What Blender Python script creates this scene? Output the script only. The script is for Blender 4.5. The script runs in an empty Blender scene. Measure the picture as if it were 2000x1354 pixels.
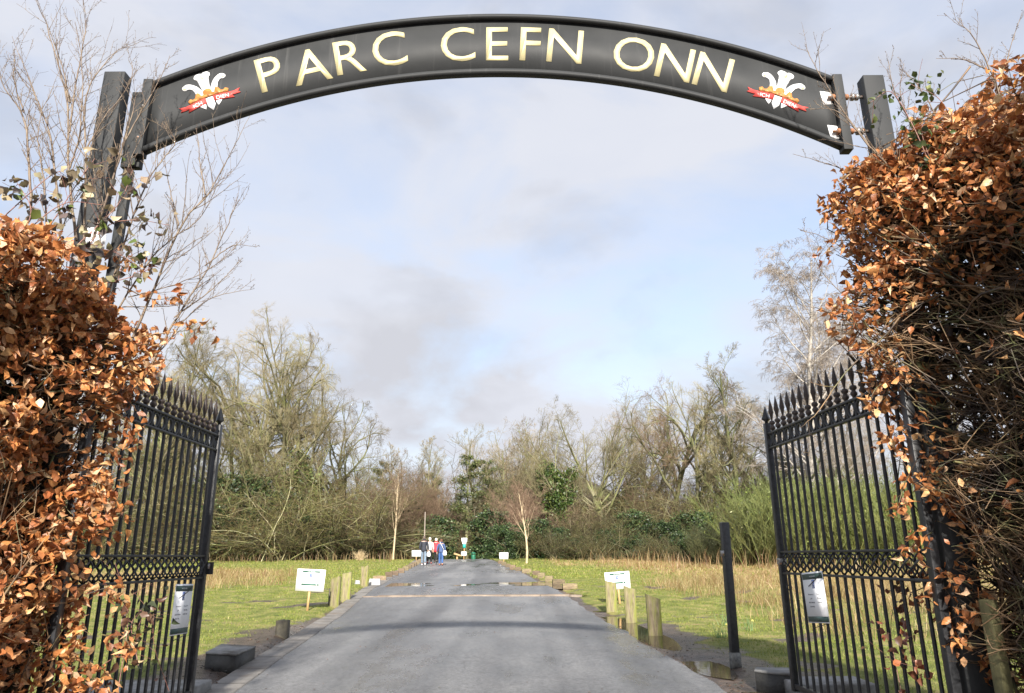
import bpy, math, random
import numpy as np
from mathutils import Vector, Matrix
R = math.radians
sc = bpy.context.scene
COL = sc.collection

# ------------------------------------------------------------------ camera
FPX = 1390.0                      # focal length in photo pixels (photo is 2000 x 1354)
PITCH, ROLL, EYE = R(16.4), R(0.4), 1.5
cam_d = bpy.data.cameras.new("camera")
cam_d.sensor_width = 36.0
cam_d.lens = 36.0 * FPX / 2000.0
cam_d.clip_start = 0.05
cam_d.clip_end = 6000
cam = bpy.data.objects.new("camera", cam_d)
COL.objects.link(cam)
cam.location = (0, 0, EYE)
cam.matrix_world = Matrix.Translation((0, 0, EYE)) @ Matrix.Rotation(R(90) + PITCH, 4, 'X') @ Matrix.Rotation(-ROLL, 4, 'Z')
sc.camera = cam

# ------------------------------------------------------------------ sky, sun, exposure
SUN_EL, SUN_AZ = R(29.5), R(4.0)          # sun behind the viewer, a touch to the right
world = bpy.data.worlds.new("World")
sc.world = world
world.use_nodes = True
wn = world.node_tree.nodes; wl = world.node_tree.links
wn.clear()
def N(nt, t, **kw):
    n = nt.nodes.new(t)
    for k, v in kw.items():
        if k.startswith('i_'):
            n.inputs[k[2:].replace('_', ' ')].default_value = v
        else:
            setattr(n, k, v)
    return n
def ramp(nt, stops, src=None, interp='LINEAR'):
    n = nt.nodes.new('ShaderNodeValToRGB')
    n.color_ramp.interpolation = interp
    el = n.color_ramp.elements
    while len(el) < len(stops): el.new(0.5)
    for e, (p, c) in zip(el, stops):
        e.position = p
        e.color = (c, c, c, 1) if isinstance(c, (int, float)) else (*c[:3], 1)
    if src is not None: nt.links.new(src, n.inputs[0])
    return n
wt = world.node_tree
sky = N(wt, 'ShaderNodeTexSky', sky_type='NISHITA', sun_disc=False, sun_elevation=SUN_EL,
        sun_rotation=R(180) - SUN_AZ, air_density=1.0, dust_density=1.2, ozone_density=1.0)
tc = N(wt, 'ShaderNodeTexCoord')
mp = N(wt, 'ShaderNodeMapping')
mp.inputs['Scale'].default_value = (1.0, 1.0, 2.1)
mp.inputs['Location'].default_value = (0.32, 0.1, 0.05)
wl.new(tc.outputs['Generated'], mp.inputs['Vector'])
n1 = N(wt, 'ShaderNodeTexNoise', i_Scale=2.3, i_Detail=7.0, i_Roughness=0.53, i_Distortion=0.35)
wl.new(mp.outputs[0], n1.inputs['Vector'])
n2 = N(wt, 'ShaderNodeTexNoise', i_Scale=4.2, i_Detail=5.0, i_Roughness=0.5, i_Distortion=0.2)
mp2 = N(wt, 'ShaderNodeMapping')
mp2.inputs['Scale'].default_value = (1.0, 1.0, 1.8)
mp2.inputs['Location'].default_value = (3.1, 1.7, 0.6)
wl.new(tc.outputs['Generated'], mp2.inputs['Vector'])
wl.new(mp2.outputs[0], n2.inputs['Vector'])
cover = ramp(wt, [(0.38, 0.50), (0.58, 0.96)], n1.outputs['Fac'])
tone = ramp(wt, [(0.36, (3.15, 3.2, 3.6)), (0.50, (4.0, 4.15, 4.75)), (0.64, (4.5, 4.6, 5.0))], n2.outputs['Fac'])
hz = N(wt, 'ShaderNodeSeparateXYZ'); wl.new(tc.outputs['Generated'], hz.inputs[0])
# colour ramps clamp at 1, so tones are scaled back up here
tone.color_ramp.elements[0].color = (0.745, 0.76, 0.83, 1)
tone.color_ramp.elements[1].color = (0.87, 0.895, 0.985, 1)
tone.color_ramp.elements[2].color = (0.90, 0.92, 1.0, 1)
CLOUD = N(wt, 'ShaderNodeVectorMath', operation='SCALE'); CLOUD.inputs['Scale'].default_value = 2.95
wl.new(tone.outputs[0], CLOUD.inputs[0])
mixw = N(wt, 'ShaderNodeMixRGB')
lowm = N(wt, 'ShaderNodeMapRange'); lowm.inputs['From Min'].default_value = .02; lowm.inputs['From Max'].default_value = .34; lowm.inputs['To Min'].default_value = .55; lowm.inputs['To Max'].default_value = 0.0
wl.new(hz.outputs['Z'], lowm.inputs[0])
cadd = N(wt, 'ShaderNodeMath', operation='ADD', use_clamp=True); wl.new(cover.outputs[0], cadd.inputs[0]); wl.new(lowm.outputs[0], cadd.inputs[1])
wl.new(cadd.outputs[0], mixw.inputs[0])
wl.new(sky.outputs[0], mixw.inputs[1]); wl.new(CLOUD.outputs[0], mixw.inputs[2])
bg = N(wt, 'ShaderNodeBackground', i_Strength=0.1)
wo = N(wt, 'ShaderNodeOutputWorld')
wl.new(mixw.outputs[0], bg.inputs[0]); wl.new(bg.outputs[0], wo.inputs[0])

sun_d = bpy.data.lights.new("sun", 'SUN')
sun_d.energy = 3.6
sun_d.angle = R(1.8)
sun_d.color = (1.0, 0.94, 0.85)
sun = bpy.data.objects.new("sun", sun_d)
COL.objects.link(sun)
SUNV = Vector((-math.sin(SUN_AZ) * math.cos(SUN_EL), math.cos(SUN_AZ) * math.cos(SUN_EL), -math.sin(SUN_EL)))
sun.rotation_euler = SUNV.to_track_quat('-Z', 'Y').to_euler()
sun.location = (4, -30, 25)

sc.view_settings.view_transform = 'Standard'
sc.view_settings.look = 'None'
sc.view_settings.gamma = 1.0
sc.view_settings.exposure = 1.6
sc.render.engine = 'CYCLES'
sc.cycles.max_bounces = 6
sc.cycles.diffuse_bounces = 3
sc.cycles.glossy_bounces = 3
sc.cycles.transparent_max_bounces = 8

# ------------------------------------------------------------------ measuring helpers (photo pixel -> place in metres)
_c, _s = math.cos(PITCH), math.sin(PITCH)
def dirv(u, v):
    x = (u - 1000) / FPX; y = (677 - v) / FPX
    cr, sr = math.cos(ROLL), math.sin(ROLL)
    X = x * cr + y * sr; Y = -x * sr + y * cr
    return np.array([X, _c - Y * _s, _s + Y * _c])
def at(u, v, Y):
    d = dirv(u, v)
    return np.array([0, 0, EYE]) + d * (Y / d[1])
BK = np.array([[-60, -1.2], [-5, -.11], [0, 0], [9, .2], [10.5, .235], [16.5, .262], [20, .43], [21.5, .475], [23.6, .555], [24.6, .556], [25.2, .546], [28.0, .546], [28.8, .562],
               [35, .78], [36.6, .834], [37.2, .834], [37.8, .826], [39.6, .826], [40.4, .842], [45, .985], [52, 1.22], [58, 1.32], [75, 1.5], [120, 1.2], [5000, 1.0]])
def base(Y): return np.interp(Y, BK[:, 0], BK[:, 1])
YE = np.array([-30, 0, 8, 10.5, 12.8, 15.4, 20, 23, 29, 35, 44, 52, 58, 80])
def xl(Y): return np.interp(Y, YE, [-2.5, -2.6, -2.88, -3.12, -3.36, -3.68, -4.07, -4.35, -4.92, -5.38, -6.0, -6.65, -7.3, -10.5])
def xr(Y): return np.interp(Y, YE, [2.9, 2.6, 2.17, 1.98, 1.90, 1.82, 1.50, 1.25, .90, .38, -.45, -1.45, -2.1, -5.0])
_rg = np.random.default_rng(5)
_W = [(_rg.uniform(0, 2 * np.pi), _rg.uniform(0, 6.28)) for _ in range(24)]
def wave(X, Y, scale, o=0, n=6):
    s = 0
    for i in range(n):
        a, p = _W[(i + o) % 24]
        f = (1 + .37 * i) / scale
        s = s + np.sin((X * np.cos(a) + Y * np.sin(a)) * f * 2 * np.pi + p) / (1 + .25 * i)
    return s / 3.0
def sstep(x, a, b):
    t = np.clip((np.asarray(x, float) - a) / (b - a), 0, 1)
    return t * t * (3 - 2 * t)
def height(X, Y, road=False):
    X = np.asarray(X, float); Y = np.asarray(Y, float)
    z = base(Y)
    XR, XL = xr(Y), xl(Y)
    # the drive drops away beyond the crest
    mid = (XR + XL) / 2
    z = z - .05 * np.clip(Y - 56, 0, 30) * (1 - sstep(np.abs(X - mid), 3.5, 7))
    if road:
        z = z + (.004 + .003 * (Y > 23)) * wave(X, Y, 2.3, 3) + .003 * wave(X, Y, .9, 9)
        z = z + .014 * (1 - ((X - mid) / ((XR - XL) / 2)) ** 2) - .009   # camber
        return z
    out = np.maximum(X - XR, XL - X)
    z = z + sstep(out, 1.0, 3.4) * (.05 * wave(X, Y, 5.5, 1) + .03 * wave(X, Y, 1.6, 7))
    # wet channel along the right edge of the drive
    ch = np.exp(-((X - XR - .30) / .25) ** 2) * sstep(Y, 5.8, 6.6) * (1 - sstep(Y, 30, 34))
    z = z - .065 * ch * np.interp(Y, [6.2, 6.7, 7.3, 7.9, 8.3, 8.7, 9.3, 9.9, 10.4, 10.9, 11.8, 16.6, 17, 17.4, 18.2, 18.5, 18.8, 19.5, 20.4, 21], [0, .2, 1, .9, .15, .3, 1, .9, .1, .3, 1, 1, .3, 1, .3, .3, 1, .3, .3, 1])
    return z
def gp(u, v):
    """point of the ground seen at a photo pixel"""
    d = dirv(u, v); o = np.array([0, 0, EYE])
    lo, hi = 1.0, 140.0
    for t in np.arange(3, 140, .25):
        p = o + d * (t / d[1])
        if p[2] <= float(height(p[0], p[1])):
            hi = t; lo = t - .25; break
    for _ in range(20):
        m = (lo + hi) / 2; p = o + d * (m / d[1])
        if p[2] <= float(height(p[0], p[1])): hi = m
        else: lo = m
    return o + d * (hi / d[1])
def ppm(P): return FPX / (P[1] * _c + (P[2] - EYE) * _s)     # photo pixels per metre at a point

# ------------------------------------------------------------------ object helpers
def thing(name, label, cat, loc=(0, 0, 0), rotz=0.0, group=None, scale=None):
    o = bpy.data.objects.new(name, None); COL.objects.link(o)
    o.empty_display_size = .2
    o.location = [float(x) for x in loc]; o.rotation_euler = (0, 0, rotz)
    if scale is not None: o.scale = scale if hasattr(scale, '__len__') else (scale,) * 3
    o['label'] = label; o['category'] = cat
    if group: o['group'] = group
    return o
def tag(o, label, cat, group=None, kind=None):
    if label: o['label'] = label
    if cat: o['category'] = cat
    if group: o['group'] = group
    if kind: o['kind'] = kind
    return o
def link(name, me, mat, parent=None, local=False):
    o = bpy.data.objects.new(name, me); COL.objects.link(o)
    if mat is not None:
        me.materials.clear()
        for m in (mat if isinstance(mat, (list, tuple)) else [mat]): me.materials.append(m)
    if parent is not None:
        o.parent = parent
        if not local:     # mesh given in world coordinates
            me.transform(pmat(parent).inverted())
    return o
def pmat(p):
    m = Matrix.LocRotScale(p.location, p.rotation_euler, p.scale)
    if p.parent: m = pmat(p.parent) @ m
    return m
def dup(root, loc, rotz, label=None, group=None, scale=None):
    r = root.copy(); COL.objects.link(r)
    r.location = [float(x) for x in loc]; r.rotation_euler = (0, 0, rotz)
    if scale is not None: r.scale = scale if hasattr(scale, '__len__') else (scale,) * 3
    if label: r['label'] = label
    if group: r['group'] = group
    for ch in list(root.children):
        c = ch.copy(); COL.objects.link(c); c.parent = r
        for g in list(ch.children):
            d = g.copy(); COL.objects.link(d); d.parent = c
    return r
def npmesh(name, V, loops, totals, col=None, smooth=False, mi=None):
    me = bpy.data.meshes.new(name)
    V = np.ascontiguousarray(V, dtype=np.float32); loops = np.ascontiguousarray(loops, dtype=np.int32); totals = np.ascontiguousarray(totals, dtype=np.int32)
    me.vertices.add(len(V)); me.vertices.foreach_set('co', V.ravel())
    me.loops.add(len(loops)); me.loops.foreach_set('vertex_index', loops)
    me.polygons.add(len(totals))
    st = np.zeros(len(totals), np.int32); st[1:] = np.cumsum(totals)[:-1]
    me.polygons.foreach_set('loop_start', st)
    if smooth: me.polygons.foreach_set('use_smooth', np.ones(len(totals), bool))
    if mi is not None: me.polygons.foreach_set('material_index', np.ascontiguousarray(mi, dtype=np.int32))
    me.update(calc_edges=True)
    if col is not None:
        a = me.color_attributes.new('Col', 'FLOAT_COLOR', 'POINT')
        c4 = np.ones((len(V), 4), np.float32); c4[:, :col.shape[1]] = col
        a.data.foreach_set('color', c4.ravel())
    return me
def tubes(P, Rr, sides=4):
    """P (n,k,3) centre lines, Rr (n,k) radii -> verts, loops, totals"""
    n, k, _ = P.shape
    T = np.empty_like(P)
    T[:, 1:-1] = P[:, 2:] - P[:, :-2]; T[:, 0] = P[:, 1] - P[:, 0]; T[:, -1] = P[:, -1] - P[:, -2]
    T /= np.linalg.norm(T, axis=2, keepdims=True) + 1e-9
    ref = np.where(np.abs(T[:, :1, 2:3]) > .8, np.array([1., 0, 0]), np.array([0, 0, 1.]))
    ref = np.broadcast_to(ref, P.shape)
    A = np.cross(T, ref); A /= np.linalg.norm(A, axis=2, keepdims=True) + 1e-9
    B = np.cross(T, A)
    th = np.arange(sides) * 2 * np.pi / sides
    ring = (A[:, :, None, :] * np.cos(th)[None, None, :, None] + B[:, :, None, :] * np.sin(th)[None, None, :, None]) * Rr[:, :, None, None]
    V = (P[:, :, None, :] + ring).reshape(-1, 3)
    idx = np.arange(n * k * sides).reshape(n, k, sides)
    a = idx[:, :-1, :]; b = idx[:, 1:, :]
    q = np.stack([a, np.roll(a, -1, 2), np.roll(b, -1, 2), b], -1).reshape(-1, 4)
    return V, q.ravel(), np.full(len(q), 4, np.int32)
class Bag:
    """collects geometry (world or local metres) into one mesh"""
    def __init__(s): s.V = []; s.L = []; s.T = []; s.C = []; s.n = 0
    def add(s, V, L, T, col=None):
        V = np.asarray(V, float).reshape(-1, 3)
        s.V.append(V); s.L.append(np.asarray(L, int).ravel() + s.n); s.T.append(np.asarray(T, int).ravel()); s.n += len(V)
        if col is not None: s.C.append(np.broadcast_to(np.asarray(col, float), (len(V), 3)))
        return s
    def faces(s, V, F, col=None):
        return s.add(V, [i for f in F for i in f], [len(f) for f in F], col)
    def box(s, c, d, rot=0.0, M=None, taper=1.0, col=None):
        x, y, z = np.array(d) / 2.0
        v = np.array([[-x, -y, -z], [x, -y, -z], [x, y, -z], [-x, y, -z], [-x * taper, -y * taper, z], [x * taper, -y * taper, z], [x * taper, y * taper, z], [-x * taper, y * taper, z]])
        if M is not None: v = v @ np.array(M).T
        if rot: v = v @ np.array([[math.cos(rot), math.sin(rot), 0], [-math.sin(rot), math.cos(rot), 0], [0, 0, 1]])
        return s.faces(v + np.array(c), [(0, 3, 2, 1), (4, 5, 6, 7), (0, 1, 5, 4), (1, 2, 6, 5), (2, 3, 7, 6), (3, 0, 4, 7)], col)
    def tube(s, pts, r, sides=6, cap=True, col=None):
        P = np.array(pts, float); k = len(P)
        rr = np.full(k, r, float) if np.isscalar(r) else np.array(r, float)
        V, L, T = tubes(P[None], rr[None], sides)
        s.add(V, L, T, col)
        if cap:
            b = s.n - k * sides
            s.L.append(np.arange(b + sides - 1, b - 1, -1)); s.T.append(np.array([sides]))
            s.L.append(np.arange(b + (k - 1) * sides, b + k * sides)); s.T.append(np.array([sides]))
        return s
    def lathe(s, c, prof, sides=12, col=None):
        c = np.array(c, float)
        return s.tube([c + [0, 0, z] for r, z in prof], [max(r, .0005) for r, z in prof], sides, True, col)
    def prism(s, poly, M, t, col=None):
        """flat outline (list of 2D points) extruded by t; M(x,y,d)->world"""
        n = len(poly)
        v = [M(x, y, 0) for x, y in poly] + [M(x, y, t) for x, y in poly]
        F = [tuple(range(n)), tuple(range(2 * n - 1, n - 1, -1))] + [(i, i + n, (i + 1) % n + n, (i + 1) % n) for i in range(n)]
        return s.faces(v, F, col)
    def mesh(s, name, smooth=False):
        me = npmesh(name, np.concatenate(s.V), np.concatenate(s.L), np.concatenate(s.T), np.concatenate(s.C) if s.C else None, smooth)
        return me
    def obj(s, name, mat, parent=None, local=False, smooth=False, bevel=0.0):
        o = link(name, s.mesh(name, smooth), mat, parent, local)
        if bevel:
            b = o.modifiers.new('bevel', 'BEVEL'); b.width = bevel; b.segments = 2; b.limit_method = 'ANGLE'
        return o

# ------------------------------------------------------------------ materials
def newmat(name):
    m = bpy.data.materials.new(name); m.use_nodes = True
    nt = m.node_tree; nt.nodes.clear()
    out = nt.nodes.new('ShaderNodeOutputMaterial')
    b = nt.nodes.new('ShaderNodeBsdfPrincipled')
    nt.links.new(b.outputs[0], out.inputs[0])
    return m, nt, b, out
def simple(name, c1, c2=None, rough=.6, scale=8.0, detail=4.0, bump=0.0, bscale=None, stops=(.35, .65), metallic=0.0, spec=.5, stretch=None, rnd=0.0, dirt=None):
    """two-tone noise material in object space; rnd = tone change from object to object"""
    m, nt, b, out = newmat(name)
    L = nt.links
    b.inputs['Roughness'].default_value = rough
    b.inputs['Metallic'].default_value = metallic
    b.inputs['Specular IOR Level'].default_value = spec
    tcx = nt.nodes.new('ShaderNodeTexCoord')
    vec = tcx.outputs['Object']
    if stretch:
        mpx = nt.nodes.new('ShaderNodeMapping'); mpx.inputs['Scale'].default_value = stretch
        L.new(vec, mpx.inputs[0]); vec = mpx.outputs[0]
    nz = N(nt, 'ShaderNodeTexNoise', i_Scale=scale, i_Detail=detail, i_Roughness=.6)
    L.new(vec, nz.inputs['Vector'])
    cr = ramp(nt, [(stops[0], c1), (stops[1], c2 if c2 else c1)], nz.outputs['Fac'])
    csock = cr.outputs[0]
    if dirt:
        nd = N(nt, 'ShaderNodeTexNoise', i_Scale=dirt[1], i_Detail=6.0, i_Roughness=.65)
        L.new(vec, nd.inputs['Vector'])
        dr = ramp(nt, [(dirt[2], 0.0), (dirt[3], 1.0)], nd.outputs['Fac'])
        mx = nt.nodes.new('ShaderNodeMixRGB'); mx.inputs[2].default_value = (*dirt[0], 1)
        L.new(dr.outputs[0], mx.inputs[0]); L.new(csock, mx.inputs[1]); csock = mx.outputs[0]
    if rnd:
        oi = nt.nodes.new('ShaderNodeObjectInfo')
        hs = nt.nodes.new('ShaderNodeHueSaturation')
        mr = N(nt, 'ShaderNodeMapRange'); mr.inputs['To Min'].default_value = 1 - rnd; mr.inputs['To Max'].default_value = 1 + rnd
        L.new(oi.outputs['Random'], mr.inputs[0]); L.new(mr.outputs[0], hs.inputs['Value'])
        mh = N(nt, 'ShaderNodeMapRange'); mh.inputs['To Min'].default_value = .5 - rnd * .05; mh.inputs['To Max'].default_value = .5 + rnd * .05
        ma = N(nt, 'ShaderNodeMath', operation='FRACT'); mm = N(nt, 'ShaderNodeMath', operation='MULTIPLY'); mm.inputs[1].default_value = 7.31
        L.new(oi.outputs['Random'], mm.inputs[0]); L.new(mm.outputs[0], ma.inputs[0]); L.new(ma.outputs[0], mh.inputs[0]); L.new(mh.outputs[0], hs.inputs['Hue'])
        L.new(csock, hs.inputs['Color']); csock = hs.outputs[0]
    L.new(csock, b.inputs['Base Color'])
    if bump:
        nb = N(nt, 'ShaderNodeTexNoise', i_Scale=bscale or scale * 4, i_Detail=6.0, i_Roughness=.65)
        L.new(vec, nb.inputs['Vector'])
        bp = N(nt, 'ShaderNodeBump', i_Strength=min(1, bump), i_Distance=.02)
        L.new(nb.outputs['Fac'], bp.inputs['Height']); L.new(bp.outputs[0], b.inputs['Normal'])
    return m
def leafmat(name, rough=.5, trans=.3, tint=(1, 1, 1), spec=.4, rnd=0.0, veins=False):
    """leaf colours come per leaf from the mesh"""
    m, nt, b, out = newmat(name); L = nt.links
    at_ = N(nt, 'ShaderNodeVertexColor', layer_name='Col')
    src = at_.outputs[0]
    if rnd:
        oi = nt.nodes.new('ShaderNodeObjectInfo'); hs = nt.nodes.new('ShaderNodeHueSaturation')
        mr = N(nt, 'ShaderNodeMapRange'); mr.inputs['To Min'].default_value = 1 - rnd; mr.inputs['To Max'].default_value = 1 + rnd
        L.new(oi.outputs['Random'], mr.inputs[0]); L.new(mr.outputs[0], hs.inputs['Value']); L.new(src, hs.inputs['Color']); src = hs.outputs[0]
    if veins:
        tcx = nt.nodes.new('ShaderNodeTexCoord'); nv = N(nt, 'ShaderNodeTexNoise', i_Scale=70.0, i_Detail=3.0, i_Roughness=.7); L.new(tcx.outputs['Object'], nv.inputs['Vector'])
        vr = ramp(nt, [(.30, (.55, .50, .46)), (.62, (1, 1, 1))], nv.outputs['Fac']); mv = nt.nodes.new('ShaderNodeMixRGB'); mv.blend_type = 'MULTIPLY'; mv.inputs[0].default_value = .8
        L.new(src, mv.inputs[1]); L.new(vr.outputs[0], mv.inputs[2]); src = mv.outputs[0]
        bpv = N(nt, 'ShaderNodeBump', i_Strength=.5, i_Distance=.006); L.new(nv.outputs['Fac'], bpv.inputs['Height']); L.new(bpv.outputs[0], b.inputs['Normal'])
    b.inputs['Roughness'].default_value = rough; b.inputs['Specular IOR Level'].default_value = spec
    L.new(src, b.inputs['Base Color'])
    tr = nt.nodes.new('ShaderNodeBsdfTranslucent'); L.new(src, tr.inputs[0])
    mx = nt.nodes.new('ShaderNodeMixShader'); mx.inputs[0].default_value = trans
    L.new(b.outputs[0], mx.inputs[1]); L.new(tr.outputs[0], mx.inputs[2]); L.new(mx.outputs[0], out.inputs[0])
    return m
M_LEAF = leafmat('beech_leaf', .36, .30, veins=True)
M_GREEN = leafmat('green_leaf', .4, .2)
M_GRASS = leafmat('grass_blade', .5, .3)
M_WOODLEAF = leafmat('evergreen_leaf', .45, .12, rnd=.2)
M_TWIG = simple('twig_bark', (.20, .135, .085), (.34, .255, .165), .7, 30, rnd=.15)
M_SHOOT = simple('shoot_bark', (.10, .066, .047), (.22, .165, .11), .6, 14, bump=.2, bscale=120)
M_HEDGEWOOD = simple('hedge_bark', (.032, .019, .012), (.32, .195, .095), .55, 4, stops=(.44, .72), dirt=((.12, .13, .05), 5, .52, .68))  # bark noise; pale tone paints sunlit twigs, dark tone the gaps between
M_BARK = simple('mossy_bark', (.10, .093, .055), (.20, .18, .11), .85, 1.4, bump=.4, bscale=9, rnd=.25, dirt=((.15, .16, .06), 1.0, .45, .6))
M_CROWN = simple('tree_twigs', (.175, .14, .072), (.32, .265, .145), .8, .5, rnd=.3)
M_CROWN_RED = simple('reddish_twigs', (.13, .085, .055), (.22, .15, .095), .8, .5, rnd=.2)
M_SCRUB = leafmat('scrub_twigs', .8, .0, rnd=.35)
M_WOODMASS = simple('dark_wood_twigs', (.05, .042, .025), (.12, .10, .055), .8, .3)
M_BIRCHW = simple('grey_birch_bark', (.26, .235, .20), (.40, .37, .33), .7, 2.5, dirt=((.09, .075, .06), 3.0, .58, .68))
M_BIRCH = simple('birch_bark', (.40, .30, .17), (.50, .41, .28), .6, 2.5, dirt=((.14, .10, .07), 3.0, .62, .70))
M_BIRCHTW = simple('birch_twigs', (.20, .165, .135), (.30, .255, .215), .8, .6, rnd=.1)
M_BROOM = simple('broom_stems', (.045, .05, .018), (.13, .125, .045), .7, .5, rnd=.5)
M_LIME = simple('lime_green_stems', (.075, .095, .022), (.17, .185, .055), .7, .6, rnd=.3)
M_BLACK = simple('black_painted_iron', (.012, .0125, .014), (.026, .027, .03), .38, 25, bump=.12, bscale=150, spec=.45, dirt=((.055, .045, .035), 18, .62, .78))
M_FINIAL = simple('rusty_iron', (.03, .024, .022), (.075, .052, .043), .6, 60)

def arch_paint():
    m, nt, b, out = newmat('dark_grey_paint'); L = nt.links
    t = nt.nodes.new('ShaderNodeTexCoord')
    n = N(nt, 'ShaderNodeTexNoise', i_Scale=3.0, i_Detail=5.0, i_Roughness=.6); L.new(t.outputs['Object'], n.inputs['Vector'])
    cr = ramp(nt, [(.3, (.028, .0295, .0305)), (.7, (.038, .0395, .041))], n.outputs['Fac'])
    mpx = nt.nodes.new('ShaderNodeMapping'); mpx.inputs['Scale'].default_value = (14, 14, .5); L.new(t.outputs['Object'], mpx.inputs[0])
    s = N(nt, 'ShaderNodeTexNoise', i_Scale=1.6, i_Detail=4.0, i_Roughness=.7); L.new(mpx.outputs[0], s.inputs['Vector'])
    sr = ramp(nt, [(.58, 0.0), (.78, .45)], s.outputs['Fac'])
    mx = nt.nodes.new('ShaderNodeMixRGB'); mx.inputs[2].default_value = (.11, .11, .108, 1)
    L.new(sr.outputs[0], mx.inputs[0]); L.new(cr.outputs[0], mx.inputs[1]); L.new(mx.outputs[0], b.inputs['Base Color'])
    b.inputs['Specular IOR Level'].default_value = .22
    rr = ramp(nt, [(.3, .55), (.7, .7)], n.outputs['Fac']); L.new(rr.outputs[0], b.inputs['Roughness'])
    nb = N(nt, 'ShaderNodeTexNoise', i_Scale=2.2, i_Detail=2.0); L.new(t.outputs['Object'], nb.inputs['Vector'])
    bp = N(nt, 'ShaderNodeBump', i_Strength=.14, i_Distance=.02); L.new(nb.outputs['Fac'], bp.inputs['Height']); L.new(bp.outputs[0], b.inputs['Normal'])
    return m
M_ARCH = arch_paint()
M_CREAM = simple('cream_paint', (.50, .44, .235), (.56, .50, .29), .45, 6)
M_WHITE = simple('white_board', (.80, .80, .80), (.84, .84, .84), .5, 4)
M_PAPER = simple('white_paper', (.82, .83, .86), (.86, .87, .89), .35, 5, bump=.05, bscale=12)
M_FEATHER = simple('white_feather', (.78, .79, .81), (.84, .84, .84), .5, 20)
M_GOLD = simple('gold_paint', (.40, .15, .035), (.50, .22, .06), .45, 30)
M_YELLOW = simple('pale_yellow_paint', (.72, .66, .33), None, .5)
M_RED = simple('red_paint', (.48, .05, .045), (.56, .085, .07), .45, 12)
M_INK = simple('dark_ink', (.05, .055, .08), None, .6)
M_GREENINK = simple('dark_green_ink', (.025, .055, .05), (.035, .07, .06), .5, 10)
M_BLUEINK = simple('blue_ink', (.03, .09, .36), None, .5)
M_PALEGREEN = simple('sign_bar_green', (.03, .10, .07), (.045, .13, .10), .5, 10)
M_STAKE = simple('pale_timber', (.42, .26, .11), (.52, .35, .17), .7, 6, stretch=(6, 6, 1), bump=.2)
M_STEEL = simple('zinc_steel', (.22, .22, .22), (.34, .34, .33), .4, 40, metallic=.6, dirt=((.30, .13, .05), 30, .5, .62))
M_RUST = simple('rusty_nut', (.30, .13, .055), (.22, .09, .04), .7, 80)
M_POSTWOOD = simple('weathered_post_wood', (.075, .058, .032), (.25, .205, .125), .85, 7, stretch=(7, 7, .6), bump=.7, bscale=14, rnd=.12, stops=(.30, .62), dirt=((.17, .185, .03), 2.6, .44, .62))
M_BLOCKWOOD = simple('timber_block', (.085, .062, .04), (.22, .165, .10), .85, 4, stretch=(1, 5, 5), bump=.6, rnd=.35, dirt=((.13, .14, .04), 3, .52, .68))
M_DARKWOOD = simple('wet_dark_wood', (.035, .03, .022), (.085, .075, .045), .7, 7, bump=.5)
M_STONE = simple('grey_stone', (.13, .13, .135), (.24, .24, .25), .7, 9, bump=.5, bscale=30)
M_WETSTONE = simple('dark_wet_stone', (.018, .018, .017), (.05, .048, .043), .6, 6, bump=.5, bscale=40)
M_GRANITE = simple('pale_stone', (.25, .25, .25), (.42, .42, .42), .8, 22, bump=.6, bscale=45)
M_SLABTOP = simple('slab_concrete', (.16, .16, .155), (.26, .255, .245), .75, 7, bump=.35, bscale=60, dirt=((.085, .075, .06), 2.4, .5, .66))
M_GREENPOST = simple('algae_post', (.085, .08, .035), (.17, .155, .07), .85, 5, stretch=(4, 4, 1), bump=.5)

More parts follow.
